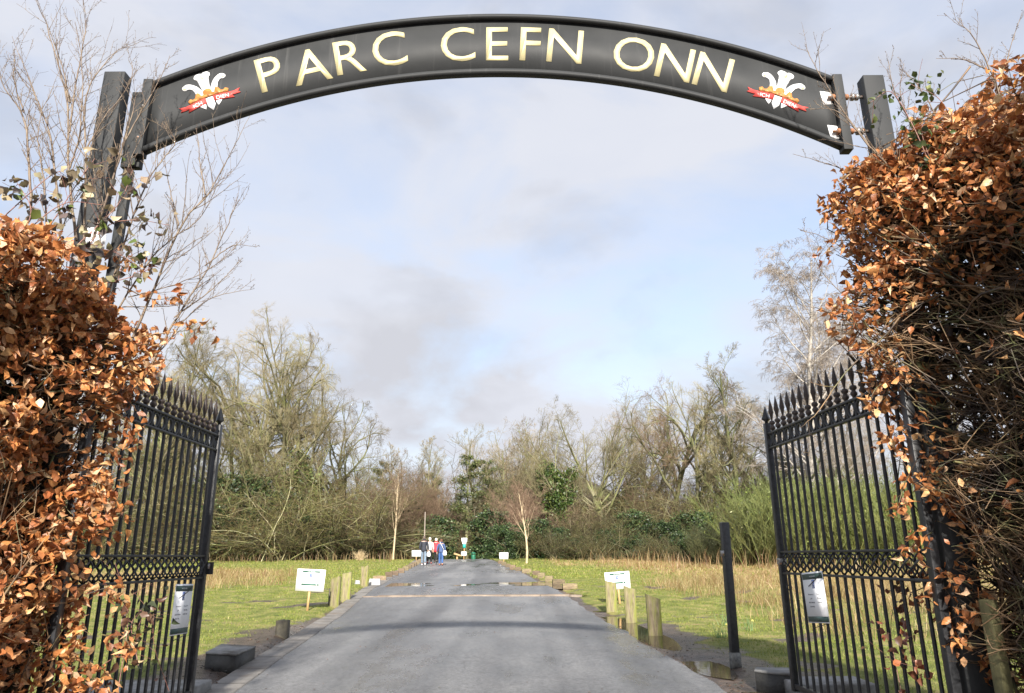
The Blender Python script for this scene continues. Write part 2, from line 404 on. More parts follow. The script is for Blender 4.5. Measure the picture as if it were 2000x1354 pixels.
# ------------------------------------------------------------------ ground
def ground_material():
    m, nt, b, out = newmat('field_ground'); L = nt.links
    t = nt.nodes.new('ShaderNodeTexCoord'); a = N(nt, 'ShaderNodeVertexColor', layer_name='Col')
    sp = nt.nodes.new('ShaderNodeSeparateColor'); L.new(a.outputs[0], sp.inputs[0])
    def noise(s, d=6.0, r=.65):
        n = N(nt, 'ShaderNodeTexNoise', i_Scale=s, i_Detail=d, i_Roughness=r); L.new(t.outputs['Object'], n.inputs['Vector']); return n.outputs['Fac']
    g = ramp(nt, [(.30, (.075, .095, .02)), (.47, (.15, .165, .04)), (.60, (.24, .215, .075)), (.70, (.26, .185, .095))], noise(2.2, 9))
    d = ramp(nt, [(.32, (.17, .105, .05)), (.5, (.32, .225, .10)), (.68, (.46, .35, .18))], noise(3.4, 9))
    u = ramp(nt, [(.30, (.035, .027, .021)), (.5, (.085, .064, .050)), (.7, (.155, .112, .085))], noise(5, 9))
    def jag(sock, s, lo, hi, amp):
        n = noise(s, 8, .7)
        ad = N(nt, 'ShaderNodeMath', operation='MULTIPLY_ADD'); ad.inputs[1].default_value = amp; ad.inputs[2].default_value = -amp / 2
        L.new(n, ad.inputs[0])
        s2 = N(nt, 'ShaderNodeMath', operation='ADD'); L.new(sock, s2.inputs[0]); L.new(ad.outputs[0], s2.inputs[1])
        return ramp(nt, [(lo, 0.0), (hi, 1.0)], s2.outputs[0]).outputs[0]
    m1 = nt.nodes.new('ShaderNodeMixRGB'); L.new(jag(sp.outputs[0], 1.1, .35, .65, .9), m1.inputs[0]); L.new(g.outputs[0], m1.inputs[1]); L.new(d.outputs[0], m1.inputs[2])
    mm = jag(sp.outputs[1], 1.7, .40, .60, 1.0)
    m2 = nt.nodes.new('ShaderNodeMixRGB'); L.new(mm, m2.inputs[0]); L.new(m1.outputs[0], m2.inputs[1]); L.new(u.outputs[0], m2.inputs[2])
    L.new(m2.outputs[0], b.inputs['Base Color'])
    rr = ramp(nt, [(0, .9), (1, .30)], mm); L.new(rr.outputs[0], b.inputs['Roughness'])
    bp = N(nt, 'ShaderNodeBump', i_Strength=.8, i_Distance=.05); L.new(noise(9, 8, .7), bp.inputs['Height']); L.new(bp.outputs[0], b.inputs['Normal'])
    b.inputs['Specular IOR Level'].default_value = .25
    return m
M_GROUND = ground_material()
def mask_dry(X, Y):
    w = wave(X, Y, 9, 2) * .25
    left = sstep(-X, 9.5, 12.5) * sstep(Y, 17, 24) * (1 - sstep(Y, 34, 44)) * (1 - sstep(-X, 19, 27)) * .9
    far = sstep(Y, 50, 58) * sstep(-X, 7, 12) * .12
    right = sstep(X - xr(Y), 3.4, 8.0) * sstep(Y, 11, 21) * .78
    edge = sstep(Y + .25 * X, 40, 47) * sstep(X, 1, 3) * .45
    return np.clip(np.maximum.reduce([left, far, right, edge]) + w * .6, 0, 1)
def mask_mud(X, Y):
    w = wave(X, Y, 3.1, 5); w2 = wave(X, Y, 1.3, 11)
    L_ = xl(Y) - .36 - X; R_ = X - xr(Y)
    left = (1 - sstep(L_, .15, 1.6)) * (1 - sstep(Y, 12, 18)) * 1.0 + (1 - sstep(L_, .05, .25)) * .6
    right = (1 - sstep(R_, .45, 1.6)) * (1 - sstep(Y, 13, 19)) * (.72 + .5 * sstep(w, -.5, .2)) + (1 - sstep(R_, .15, .5)) * .8
    patch = sstep(w, .15, .5) * .62 * sstep(w2, -.3, .3) * (1 - sstep(Y, 24, 34))
    under = sstep(np.abs(X), 2.4, 2.9) * (1 - sstep(Y, 5.8, 8.0)) * .9
    return np.clip(np.maximum.reduce([left * np.where(L_ > -.5, 1, 0), right * np.where(R_ > -.5, 1, 0), patch, under]) + .25 * w2, 0, 1)
def sheet(name, xs, ys, hf, mat, colf=None, smooth=True):
    X, Y = np.meshgrid(xs, ys)
    Z = hf(X, Y)
    V = np.stack([X, Y, Z], -1).reshape(-1, 3)
    n, k = Y.shape; i = np.arange(n * k).reshape(n, k)
    q = np.stack([i[:-1, :-1], i[:-1, 1:], i[1:, 1:], i[1:, :-1]], -1).reshape(-1, 4)
    return link(name, npmesh(name, V, q.ravel(), np.full(len(q), 4), colf(X, Y).reshape(-1, 3) if colf else None, smooth), mat)
xs = np.concatenate([[-3000, -900, -300, -140], np.arange(-80, -24, 4), np.arange(-24, -8, .6), np.arange(-8, 8, .16), np.arange(8, 24, .6), np.arange(24, 81, 4), [140, 300, 900, 3000]])
ys = np.concatenate([[-600, -100, -30, -10, -4, 0], np.arange(2, 26, .2), np.arange(26, 62, .5), np.arange(62, 100, 3), [120, 180, 300, 800, 2000, 4500]])
def gh(X, Y):
    z = height(X, Y)
    inside = (X < xr(Y) - .05) & (X > xl(Y) - .52) & (Y < 57)
    return z - inside * .07
g = sheet('ground', xs, ys, gh, M_GROUND, lambda X, Y: np.stack([mask_dry(X, Y), mask_mud(X, Y), 0 * X], -1))
tag(g, 'grassy field with muddy verges and dry patches beside the drive', None, kind='structure')

def road_material():
    m, nt, b, out = newmat('wet_asphalt'); L = nt.links
    t = nt.nodes.new('ShaderNodeTexCoord')
    def noise(s, d=5.0, r=.6, st=None):
        v = t.outputs['Object']
        if st:
            q = nt.nodes.new('ShaderNodeMapping'); q.inputs['Scale'].default_value = st; L.new(v, q.inputs[0]); v = q.outputs[0]
        n = N(nt, 'ShaderNodeTexNoise', i_Scale=s, i_Detail=d, i_Roughness=r); L.new(v, n.inputs['Vector']); return n.outputs['Fac']
    big = noise(.55, 6, .6, (1, .55, 1))
    fine = noise(24, 6, .85)
    track = noise(.9, 3, .5, (1.6, .06, 1))
    vor = N(nt, 'ShaderNodeTexVoronoi', i_Scale=95.0); L.new(t.outputs['Object'], vor.inputs['Vector'])
    c1 = ramp(nt, [(.25, (.165, .167, .17)), (.5, (.275, .276, .277)), (.75, (.37, .366, .358))], big)
    mult = nt.nodes.new('ShaderNodeMixRGB'); mult.blend_type = 'MULTIPLY'; mult.inputs[0].default_value = .75
    f2 = ramp(nt, [(.36, (.25, .25, .26)), (.62, (1.25, 1.24, 1.22))], fine)
    f2.color_ramp.elements[1].color = (1, 1, 1, 1)
    L.new(c1.outputs[0], mult.inputs[1]); L.new(f2.outputs[0], mult.inputs[2])
    mul2 = nt.nodes.new('ShaderNodeMixRGB'); mul2.blend_type = 'MULTIPLY'; mul2.inputs[0].default_value = .35
    vr = ramp(nt, [(.0, 1.0), (.6, .35)], vor.outputs['Distance']); L.new(mult.outputs[0], mul2.inputs[1]); L.new(vr.outputs[0], mul2.inputs[2])
    # damp streaks and tar seams
    wet = ramp(nt, [(.47, 0.0), (.62, 1.0)], noise(.8, 7, .62, (1, .35, 1)))
    mx = nt.nodes.new('ShaderNodeMixRGB'); mx.blend_type = 'MULTIPLY'; mx.inputs[2].default_value = (.62, .63, .66, 1)
    wf = N(nt, 'ShaderNodeMath', operation='MULTIPLY'); wf.inputs[1].default_value = .55; L.new(wet.outputs[0], wf.inputs[0])
    L.new(wf.outputs[0], mx.inputs[0]); L.new(mul2.outputs[0], mx.inputs[1])
    mt = nt.nodes.new('ShaderNodeMixRGB'); mt.blend_type = 'MULTIPLY'; mt.inputs[0].default_value = 1
    tr_ = ramp(nt, [(.36, (.66, .66, .67)), (.60, (1, 1, 1))], track); L.new(mx.outputs[0], mt.inputs[1]); L.new(tr_.outputs[0], mt.inputs[2])
    crk = N(nt, 'ShaderNodeTexVoronoi', i_Scale=.55, feature='DISTANCE_TO_EDGE'); dn = N(nt, 'ShaderNodeTexNoise', i_Scale=2.5, i_Detail=6.0)
    dm = nt.nodes.new('ShaderNodeMixRGB'); dm.inputs[0].default_value = .16; L.new(t.outputs['Object'], dn.inputs['Vector']); L.new(t.outputs['Object'], dm.inputs[1]); L.new(dn.outputs['Color'], dm.inputs[2]); L.new(dm.outputs[0], crk.inputs['Vector'])
    ck = ramp(nt, [(.0, .55), (.006, 1.0)], crk.outputs['Distance']); m4 = nt.nodes.new('ShaderNodeMixRGB'); m4.blend_type = 'MULTIPLY'; m4.inputs[0].default_value = .5
    L.new(mt.outputs[0], m4.inputs[1]); L.new(ck.outputs[0], m4.inputs[2])
    L.new(m4.outputs[0], b.inputs['Base Color'])
    rr = ramp(nt, [(0, .58), (1, .20)], wet.outputs[0]); L.new(rr.outputs[0], b.inputs['Roughness'])
    bp = N(nt, 'ShaderNodeBump', i_Strength=.8, i_Distance=.02); L.new(fine, bp.inputs['Height']); L.new(bp.outputs[0], b.inputs['Normal'])
    return m
M_ROAD = road_material()
def road_sheet():
    ys_ = np.concatenate([np.arange(-12, 2, 1.0), np.arange(2, 32, .12), np.arange(32, 57.1, .25), np.arange(58, 80, 2)])
    ts = np.linspace(0, 1, 60)
    Y, T = np.meshgrid(ys_, ts, indexing='ij')
    X = xl(Y) + (xr(Y) - xl(Y) + .06 * wave(Y * 0, Y, 1.7, 3) * T) * T
    Z = height(X, Y, road=True) + .004
    V = np.stack([X, Y, Z], -1).reshape(-1, 3); n, k = Y.shape; i = np.arange(n * k).reshape(n, k)
    q = np.stack([i[:-1, :-1], i[:-1, 1:], i[1:, 1:], i[1:, :-1]], -1).reshape(-1, 4)
    o = link('road', npmesh('road', V, q.ravel(), np.full(len(q), 4), None, True), M_ROAD)
    tag(o, 'wet grey asphalt drive running up to the woods', None, kind='structure')
road_sheet()
def kerb():
    ys_ = np.arange(-6, 55, .45); b = Bag(); V = []; w = .34
    for y in ys_:
        x1 = float(xl(y)); z1 = float(base(y)) + .012
        V += [(x1 - w, y, z1 - .1), (x1 - w, y, z1 - .006), (x1 - w + .012, y, z1), (x1, y, z1), (x1 + .012, y, z1 - .008), (x1 + .012, y, z1 - .1)]
    F = [(6 * i + j, 6 * i + j + 1, 6 * i + j + 7, 6 * i + j + 6) for i in range(len(ys_) - 1) for j in range(5)]
    b.faces(V, F)
    o = b.obj('kerb', simple('kerb_concrete', (.13, .12, .108), (.22, .205, .185), .8, 3, bump=.4, bscale=50, dirt=((.13, .095, .065), 1.2, .54, .72)))
    tag(o, 'flush concrete edging slabs along the drive', None, kind='structure')
    j = Bag()
    for y in ys_[::2]:
        x1 = float(xl(y)); z1 = float(base(y)) + .0145
        j.faces([(x1 - w + .004, y - .007, z1), (x1 + .006, y - .007, z1), (x1 + .006, y + .007, z1 + .0003), (x1 - w + .004, y + .007, z1 + .0003)], [(0, 1, 2, 3)])
    o2 = j.obj('kerb_joint', simple('joint_dirt', (.05, .042, .035), None, .9), o)
kerb()
def water_mat():
    m, nt, b, out = newmat('puddle_water')
    b.inputs['Base Color'].default_value = (.045, .036, .026, 1); b.inputs['Roughness'].default_value = .03
    b.inputs['IOR'].default_value = 1.33; b.inputs['Specular IOR Level'].default_value = .5
    t = nt.nodes.new('ShaderNodeTexCoord'); n = N(nt, 'ShaderNodeTexNoise', i_Scale=9.0, i_Detail=3.0); nt.links.new(t.outputs['Object'], n.inputs['Vector'])
    bp = N(nt, 'ShaderNodeBump', i_Strength=.05, i_Distance=.01); nt.links.new(n.outputs['Fac'], bp.inputs['Height']); nt.links.new(bp.outputs[0], b.inputs['Normal'])
    return m
M_WATER = water_mat()
def puddle(y0, y1, x0f, x1f, z):
    ys_ = np.linspace(y0, y1, 12)
    V = []; 
    for y in ys_: V += [(x0f(y), y, z), (x1f(y), y, z)]
    F = [(2 * i, 2 * i + 1, 2 * i + 3, 2 * i + 2) for i in range(11)]
    o = Bag().faces(V, F).obj('water', M_WATER); tag(o, 'shallow rain puddle lying on the drive', None, kind='structure')
puddle(24.9, 29.0, lambda y: xl(y) + .25, lambda y: xr(y) + .1, .5525)
puddle(37.5, 40.6, lambda y: xl(y) + .4, lambda y: xr(y) + .2, .8315)
puddle(10.4, 16.9, lambda y: xr(y) + .27 - .38 * min(1, (y - 10.4) / 1.8) ** .6, lambda y: xr(y) + .28 + .32 * min(1, (y - 10.4) / 1.8) ** .6, .2235)
puddle(23.0, 29.5, lambda y: xr(y) - .12, lambda y: xr(y) + .6, .522)
puddle(17.2, 18.1, lambda y: xr(y) - .02, lambda y: xr(y) + .45, .268)
puddle(18.6, 19.4, lambda y: xr(y) - .05, lambda y: xr(y) + .5, .335)
puddle(20.5, 23.0, lambda y: xr(y) - .12, lambda y: xr(y) + .6, .445)
puddle(6.6, 8.0, lambda y: xr(y) + .2 - .3 * min(1, (y - 6.6) / .7) ** .6, lambda y: xr(y) + .3 + .3 * min(1, (y - 6.6) / .7) ** .6, .146)
puddle(8.5, 9.9, lambda y: xr(y) + .25 - .36 * min(1, (y - 8.5) / .8) ** .6, lambda y: xr(y) + .26 + .28 * min(1, (y - 8.5) / .8) ** .6, .188)

# far hill behind the woods
def hillh(X, Y): return -8 + (26 + 44 * np.exp(-((X - 20) / 75) ** 2)) * np.exp(-((Y - 620) / 260) ** 2) * (1 + .18 * np.sin(X / 190.) + .1 * np.sin(X / 71. + 1)) * sstep(Y, 150, 420)
M_HILL = simple('far_hill_pasture', (.075, .085, .04), (.14, .13, .06), .95, .012, dirt=((.06, .045, .035), .03, .5, .58))
o = sheet('hills', np.linspace(-1200, 1200, 180), np.linspace(140, 1100, 50), hillh, M_HILL); o['kind'] = 'structure'; o['label'] = 'distant wooded hillside beyond the trees'

# ================================================================== ENTRANCE ARCH
AX, AZ, RO, RI = -.143, -.486, 6.405, 5.822
arch = thing('entrance_arch', 'dark grey metal entrance arch lettered in cream, spanning the drive', 'entrance arch', (AX, 5.0, 0))
def sector(b, r0, r1, xm, y0, y1, n=72):
    V = []; F = []
    for i in range(n + 1):
        x = -xm + 2 * xm * i / n
        for r, y in ((r0, y0), (r1, y0), (r1, y1), (r0, y1)):
            V.append((AX + x, y, AZ + math.sqrt(r * r - x * x)))
    for i in range(n):
        p, q = 4 * i, 4 * i + 4
        F += [(p, p + 1, q + 1, q), (p + 1, p + 2, q + 2, q + 1), (p + 2, p + 3, q + 3, q + 2), (p + 3, p, q, q + 3)]
    F += [(3, 2, 1, 0), (4 * n, 4 * n + 1, 4 * n + 2, 4 * n + 3)]
    b.faces(V, F); return b
HA = math.asin(2.80 / 6.405)
sector(Bag(), RI + .034, RO - .03, 2.80, 5.043, 5.053).obj('sign_panel', M_ARCH, arch)
sector(Bag(), RO - .031, RO, 2.797, 5.0, 5.068).obj('rim', M_ARCH, arch)
sector(Bag(), RI, RI + .036, 2.797, 5.0, 5.068).obj('rim', M_ARCH, arch)
for sx in (-1, 1):
    b = Bag(); b.box((AX + sx * 2.835, 5.034, 4.938), (.076, .088, .70))
    b.obj('end_plate', M_ARCH, arch, bevel=.003)
# posts
Bag().box((-3.245, 5.015, 2.63), (.172, .11, 5.42)).obj('post', M_ARCH, arch, bevel=.006)
Bag().box((2.968, 5.015, 2.59), (.170, .11, 5.33)).obj('post', M_ARCH, arch, bevel=.006)
Bag().box((-3.075, 5.095, 2.25), (.07, .05, 4.5)).obj('strut', M_ARCH, arch, bevel=.004)
bb = Bag(); bb.box((-3.055, 5.085, 4.86), (.15, .06, .70)); bb.box((-3.03, 5.05, 4.62), (.06, .05, .22)); bb.obj('bracket', M_ARCH, arch, bevel=.004)
for zz in (5.085, 4.765):
    b = Bag(); b.tube([(2.60, 5.02, zz), (2.91, 5.02, zz)], .012, 8); b.obj('bolt_rod', M_STEEL, arch)
    for xx, mm, r in ((2.645, M_RUST, .026), (2.752, M_RUST, .024), (2.80, M_STEEL, .030), (2.835, M_STEEL, .028)):
        b = Bag(); b.tube([(xx - .012, 5.02, zz), (xx + .012, 5.02, zz)], r, 6); b.obj('nut', mm, arch)
for zz, d in ((5.095, .0), (4.775, .02)):
    b = Bag(); x0 = 2.565 + d
    b.faces([(x0, 5.0425, zz - .065), (x0 + .075, 5.0425, zz - .06), (x0 + .078, 5.0425, zz + .05), (x0 - .012, 5.0425, zz + .065),
             (x0, 5.040, zz - .065), (x0 + .075, 5.040, zz - .06), (x0 + .078, 5.040, zz + .05), (x0 - .012, 5.040, zz + .065)],
            [(3, 2, 1, 0), (4, 5, 6, 7), (0, 1, 5, 4), (1, 2, 6, 5), (2, 3, 7, 6), (3, 0, 4, 7)])
    b.obj('paint_patch', M_WHITE, arch)
# left fixing studs
for zz in (5.03, 4.74):
    b = Bag(); b.tube([(-2.985, 4.985, zz), (-2.985, 5.02, zz)], .012, 6); b.obj('bolt', M_STEEL, arch)

def textmesh(s, capheight, depth=.0, center=True, name='lettering'):
    c = bpy.data.curves.new('t', 'FONT'); c.body = s; c.size = 1.0; c.extrude = 0
    c.offset = .003 if len(s) == 1 else 0
    c.align_x = 'CENTER' if center else 'LEFT'; c.resolution_u = 4
    o = bpy.data.objects.new('t', c); COL.objects.link(o)
    dg = bpy.context.evaluated_depsgraph_get(); dg.update()
    me = bpy.data.meshes.new_from_object(o.evaluated_get(dg))
    bpy.data.objects.remove(o); bpy.data.curves.remove(c)
    me.name = name
    n = len(me.vertices); V = np.zeros(n * 3); me.vertices.foreach_get('co', V); V = V.reshape(-1, 3)
    F = [tuple(p.vertices) for p in me.polygons]; bpy.data.meshes.remove(me)
    return V[:, :2] * (capheight / .729), F
def letters_bag(s, cap, M, depth, center=True, bag=None, wscale=1.0):
    V, F = textmesh(s, cap, center=center)
    if s.strip() and center and len(s) == 1:
        V = V - (V.max(0) + V.min(0)) / 2
    V = V * [wscale, 1]
    b = bag or Bag()
    n = len(V)
    from collections import Counter
    ed = Counter()
    for f in F:
        for i in range(len(f)): ed[(f[i], f[(i + 1) % len(f)])] += 1
    rim = [e for e in ed if (e[1], e[0]) not in ed]
    W = [M(x, y, 0) for x, y in V] + [M(x, y, depth) for x, y in V]
    FF = [tuple(reversed(f)) for f in F] + [tuple(i + n for i in f) for f in F] + [(a, c, c + n, a + n) for a, c in rim]
    return b.faces(W, FF)
LET = [('P', 526, 142), ('A', 607, 127), ('R', 682, 109), ('C', 760, 94), ('C', 894, 85), ('E', 971, 84), ('F', 1036, 84.5), ('N', 1104, 88.5), ('O', 1238.5, 105), ('N', 1319, 121.5), ('N', 1394, 139)]
for ch, u, v in LET:
    p = at(u, v, 5.03)
    a = math.atan2(p[0] - AX, p[2] - AZ)
    rr = math.hypot(p[0] - AX, p[2] - AZ)
    ca, sa = math.cos(a), math.sin(a)
    M = lambda x, y, d: (p[0] + x * ca + y * sa, 5.0415 - d, p[2] - x * sa + y * ca)
    letters_bag(ch, .352, M, .002, wscale=.96).obj('letter', M_CREAM, arch)

# feather emblems ------------------------------------------------------
def blob(pts, n=6):
    """smooth closed outline through points (Catmull-Rom)"""
    out = []; k = len(pts); P = [np.array(p, float) for p in pts]
    for i in range(k):
        a, b_, c, d = P[i - 1], P[i], P[(i + 1) % k], P[(i + 2) % k]
        for j in range(n):
            t = j / n
            out.append(tuple(.5 * ((2 * b_) + (-a + c) * t + (2 * a - 5 * b_ + 4 * c - d) * t * t + (-a + 3 * b_ - 3 * c + d) * t ** 3)))
    return out
def emblem(u, v):
    c = at(u, v, 5.03); a = math.atan2(c[0] - AX, c[2] - AZ); ca, sa = math.cos(a), math.sin(a)
    S = .49      # emblem width in metres
    def MM(lift):
        return lambda x, y, d: (c[0] + S * (x * ca + y * sa), 5.0415 - lift - d, c[2] + S * (-x * sa + y * ca))
    def part(name, poly, mat, lift, parent=arch, t=.003): return Bag().prism(poly, MM(lift), t).obj(name, mat, parent)
    def fr(poly, k=40):     # frayed vane edges
        rg = random.Random(7); return [(x + rg.uniform(-.004, .004), y + rg.uniform(-.003, .003)) for x, y in poly]
    # centre plume with two curled lobes
    cen = [(-.055, -.06), (-.07, .10), (-.09, .25), (-.105, .30), (-.135, .335), (-.135, .375), (-.10, .41), (-.04, .415), (0, .40), (.04, .415), (.10, .41), (.135, .375), (.135, .335), (.105, .30), (.09, .25), (.07, .10), (.055, -.06)]
    f1 = part('feather', fr(blob(cen, 3)), M_FEATHER, 0)
    part('quill', [(-.004, -.04), (.004, -.04), (.006, .30), (-.006, .30)], M_STEEL, .0035, f1, .001)
    part('feather_tip', blob([(-.03, .36), (0, .385), (.03, .36), (.012, .30), (-.012, .30)], 3), M_YELLOW, .0035, f1, .0012)
    for s in (-1, 1):
        side = [(.06, -.07), (.075, .06), (.13, .17), (.20, .245), (.28, .285), (.345, .27), (.375, .235), (.365, .195), (.325, .175), (.285, .185), (.235, .16), (.20, .10), (.18, .02), (.16, -.08)]
        f = part('feather', fr(blob([(s * x, y) for x, y in side][::s], 3)), M_FEATHER, .0005)
        part('quill', [(s * x, y) for x, y in [(.11, -.05), (.118, -.05), (.165, .10), (.225, .185), (.217, .19), (.155, .105)]][::s], M_STEEL, .004, f, .001)
        part('feather_tip', blob([(s * x, y) for x, y in [(.32, .255), (.35, .25), (.36, .22), (.335, .195), (.31, .21)]][::s], 3), M_YELLOW, .004, f, .0012)
    # crown band with fleurs
    band = [(-.33, -.115), (-.17, -.09), (0, -.082), (.17, -.09), (.33, -.115), (.35, -.055), (.30, -.02), (.265, -.05), (.22, -.035), (.195, .03), (.155, .055), (.125, .02), (.11, -.025), (.075, -.02), (.075, .03), (.045, .065), (0, .075), (-.045, .065), (-.075, .03), (-.075, -.02), (-.11, -.025), (-.125, .02), (-.155, .055), (-.195, .03), (-.22, -.035), (-.265, -.05), (-.30, -.02), (-.35, -.055)]
    cr = part('crown', band, M_GOLD, .0045)
    for x, y in ((-.27, -.083), (-.14, -.065), (.14, -.065), (.27, -.083)):
        part('jewel', [(x - .028, y - .009), (x + .028, y - .007), (x + .028, y + .009), (x - .028, y + .007)], M_RUST, .008, cr, .001)
    part('jewel', blob([(-.02, -.05), (0, -.035), (.02, -.05), (0, -.068)], 2), M_RUST, .008, cr, .001)
    # three quill points below the band
    for pl in ([(-.06, -.10), (.06, -.10), (.065, -.26), (.0, -.37), (-.065, -.26)], [(-.19, -.22), (-.085, -.20), (-.105, -.31)], [(.19, -.22), (.085, -.20), (.105, -.31)]):
        part('quill_point', pl[::-1], M_FEATHER, .0008, arch)
    # ribbon halves
    for s, w in ((-1, 'ICH'), (1, 'DIEN')):
        rb = [(.065, -.09), (.20, -.10), (.34, -.125), (.42, -.135), (.53, -.115), (.485, -.165), (.52, -.205), (.42, -.205), (.375, -.20), (.40, -.26), (.29, -.235), (.17, -.21), (.07, -.205)]
        r_ = part('ribbon', [(s * x, y) for x, y in rb][::-s], M_RED, .0025)
        tl = math.radians(-7 * s); cx, cy = s * .215, -.168
        mm = MM(.006)
        Mt = lambda x, y, d: mm(cx + x * math.cos(tl) - y * math.sin(tl), cy + x * math.sin(tl) + y * math.cos(tl), d)
        lt = letters_bag(w, .072, lambda x, y, d: Mt(x, y - .036, d), .001)
        lt.obj('lettering', M_FEATHER, r_)
emblem(404.5, 180); emblem(1524, 178)

# ================================================================== GATES
def gate(A, B, label):
    A = np.array([A[0], A[1], 0.]); B = np.array([B[0], B[1], 0.])
    d = (B - A); Lg = np.linalg.norm(d); d /= Lg; nrm = np.array([-d[1], d[0], 0])
    root = thing('iron_gate', label, 'gate', (A[0], A[1], 0))
    P = lambda s, z, n=0: A + d * s + nrm * n + np.array([0, 0, z])
    ang = math.atan2(d[1], d[0])
    zb = .30
    b = Bag(); b.box(P(0, 1.5), (.062, .062, 2.55), rot=ang); b.obj('hinge_stile', M_BLACK, root, bevel=.004)
    b = Bag(); b.box(P(Lg, 1.535), (.058, .058, 2.56), rot=ang); b.obj('end_stile', M_BLACK, root, bevel=.004)
    b = Bag()
    pr = [(.018, 2.81), (.018, 2.835), (.042, 2.85), (.045, 2.86), (.0008, 3.0)]
    b.tube([P(Lg, z) for r, z in pr], [r for r, z in pr], 4); b.obj('stile_finial', M_BLACK, root)
    for z, h in ((2.70, .022), (2.55, .022), (1.52, .02), (1.32, .02), (zb, .045)):
        b = Bag(); b.box(P(Lg / 2, z), (Lg - .06, .042, h), rot=ang); b.obj('rail', M_BLACK, root, bevel=.004)
    nb = 17; gap = Lg / (nb + 1)
    b0 = None
    for i in range(nb):
        s = gap * (i + 1)
        if b0 is None:
            b = Bag()
            b.tube([P(s, zb), P(s, 1.335)], .0145, 8, False); b.tube([P(s, 1.505), P(s, 2.76)], .0145, 8, False)
            b0 = b.obj('bar', M_BLACK, root, smooth=True)
            f = Bag()
            pr = [(.015, 2.70), (.017, 2.725), (.028, 2.735), (.030, 2.75), (.018, 2.768), (.016, 2.775), (.028, 2.785), (.031, 2.797), (.024, 2.812), (.008, 2.82), (.010, 2.83), (.022, 2.89), (.027, 2.905), (.018, 2.97), (.001, 3.055)]
            f.tube([P(s, z) for r, z in pr[:10]], [r for r, z in pr[:10]], 8); f.tube([P(s, z) for r, z in pr[9:]], [r for r, z in pr[9:]], 4)
            f0 = f.obj('finial', M_FINIAL, b0)
            k = Bag()
            for w in range(4):
                pts = []
                for q in range(13):
                    t = q / 12; th = w * math.pi / 2 + t * math.pi * 1.0; r = .043 * math.sin(math.pi * min(1, max(0, t))) ** .7 + .006
                    pts.append(P(s + r * math.cos(th), 1.335 + .17 * t, r * math.sin(th)))
                k.tube(pts, .0075, 5)
            k0 = k.obj('basket_twist', M_FINIAL if False else M_BLACK, root)
            s0 = s
        else:
            off = d * (s - s0)
            c = b0.copy(); COL.objects.link(c); c.parent = root; c.location = Vector(b0.location) + Vector(off)
            fc = f0.copy(); COL.objects.link(fc); fc.parent = c
            kc = k0.copy(); COL.objects.link(kc); kc.parent = root; kc.location = Vector(k0.location) + Vector(off)
    r0 = None
    for i in range(nb + 1):
        s = gap * (i + .5)
        if r0 is None:
            b = Bag(); V = []; m1, m2 = 20, 6
            for p in range(m1):
                a = 2 * math.pi * p / m1
                for q in range(m2):
                    e = 2 * math.pi * q / m2
                    V.append(P(s + (.047 + .010 * math.cos(e)) * math.cos(a), 2.625 + (.056 + .010 * math.cos(e)) * math.sin(a), .013 * math.sin(e)))
            F = [(p * m2 + q, ((p + 1) % m1) * m2 + q, ((p + 1) % m1) * m2 + (q + 1) % m2, p * m2 + (q + 1) % m2) for p in range(m1) for q in range(m2)]
            r0 = b.faces(V, F).obj('ring', M_BLACK, root, smooth=True); rs = s
        else:
            c = r0.copy(); COL.objects.link(c); c.parent = root; c.location = Vector(r0.location) + Vector(d * (s - rs))
    return root, P, Lg
GL, PL_, LL = gate((-3.02, 5.0), (-3.02, 7.25), 'open black iron gate leaf beside the left beech hedge, latch plate on its edge')
GR, PR_, LR = gate((2.82, 5.0), (2.66, 7.38), 'open black iron gate leaf against the bare twiggy hedge, latch ring below its scrolls')
# latch plate on the left leaf, ring on the right one
b = Bag(); p = PL_(LL, 1.405); b.box(p + [.055, .02, 0], (.07, .012, .115)); b.obj('latch_plate', M_BLACK, GL, bevel=.003)
b = Bag(); b.box(p + [.045, .005, .02], (.03, .016, .05)); b.obj('latch_keeper', M_STEEL, GL)
b = Bag(); cc = PR_(LR - .09, 1.19)
b.tube([cc + np.array([.03 * math.cos(a), -.02 + .02 * math.cos(a), .022 * math.sin(a)]) for a in np.linspace(0, 6.28, 15)], .006, 6); b.obj('latch_ring', M_BLACK, GR)
b = Bag(); b.box(PR_(LR, 1.43), (.075, .075, .06)); b.obj('lock_box', M_STEEL, GR, bevel=.004)

# hinge posts and fence post beside them
def squarepost(name, x, y, w, d, z0, z1, mat, label, cat, rot=0, lean=(0, 0), bevel=.008):
    b = Bag(); b.faces([(sx * w / 2 + (lean[0] if k else 0), sy * d / 2 + (lean[1] if k else 0), z1 - z0 if k else 0) for k in (0, 1) for sx, sy in ((-1, -1), (1, -1), (1, 1), (-1, 1))],
            [(0, 3, 2, 1), (4, 5, 6, 7), (0, 1, 5, 4), (1, 2, 6, 5), (2, 3, 7, 6), (3, 0, 4, 7)])
    o = link(name, b.mesh(name), mat); o.location = (x, y, z0); o.rotation_euler = (0, 0, rot)
    md = o.modifiers.new('bevel', 'BEVEL'); md.width = bevel; md.segments = 2
    tag(o, label, cat); return o
squarepost('hinge_post', -3.24, 5.0, .11, .11, -.05, 2.85, M_BLACK, 'black square hinge post half buried in the left beech hedge', 'gate post')
squarepost('hinge_post', 3.04, 5.02, .11, .11, -.05, 2.85, M_BLACK, 'black square hinge post at the edge of the bare twiggy hedge', 'gate post')
squarepost('fence_post', 2.96, 4.72, .075, .075, -.05, 1.22, M_GREENPOST, 'algae-stained wooden fence post standing against the bare hedge beside a black hinge post', 'fence post', rot=.3)
bp = gp(1437, 1304)
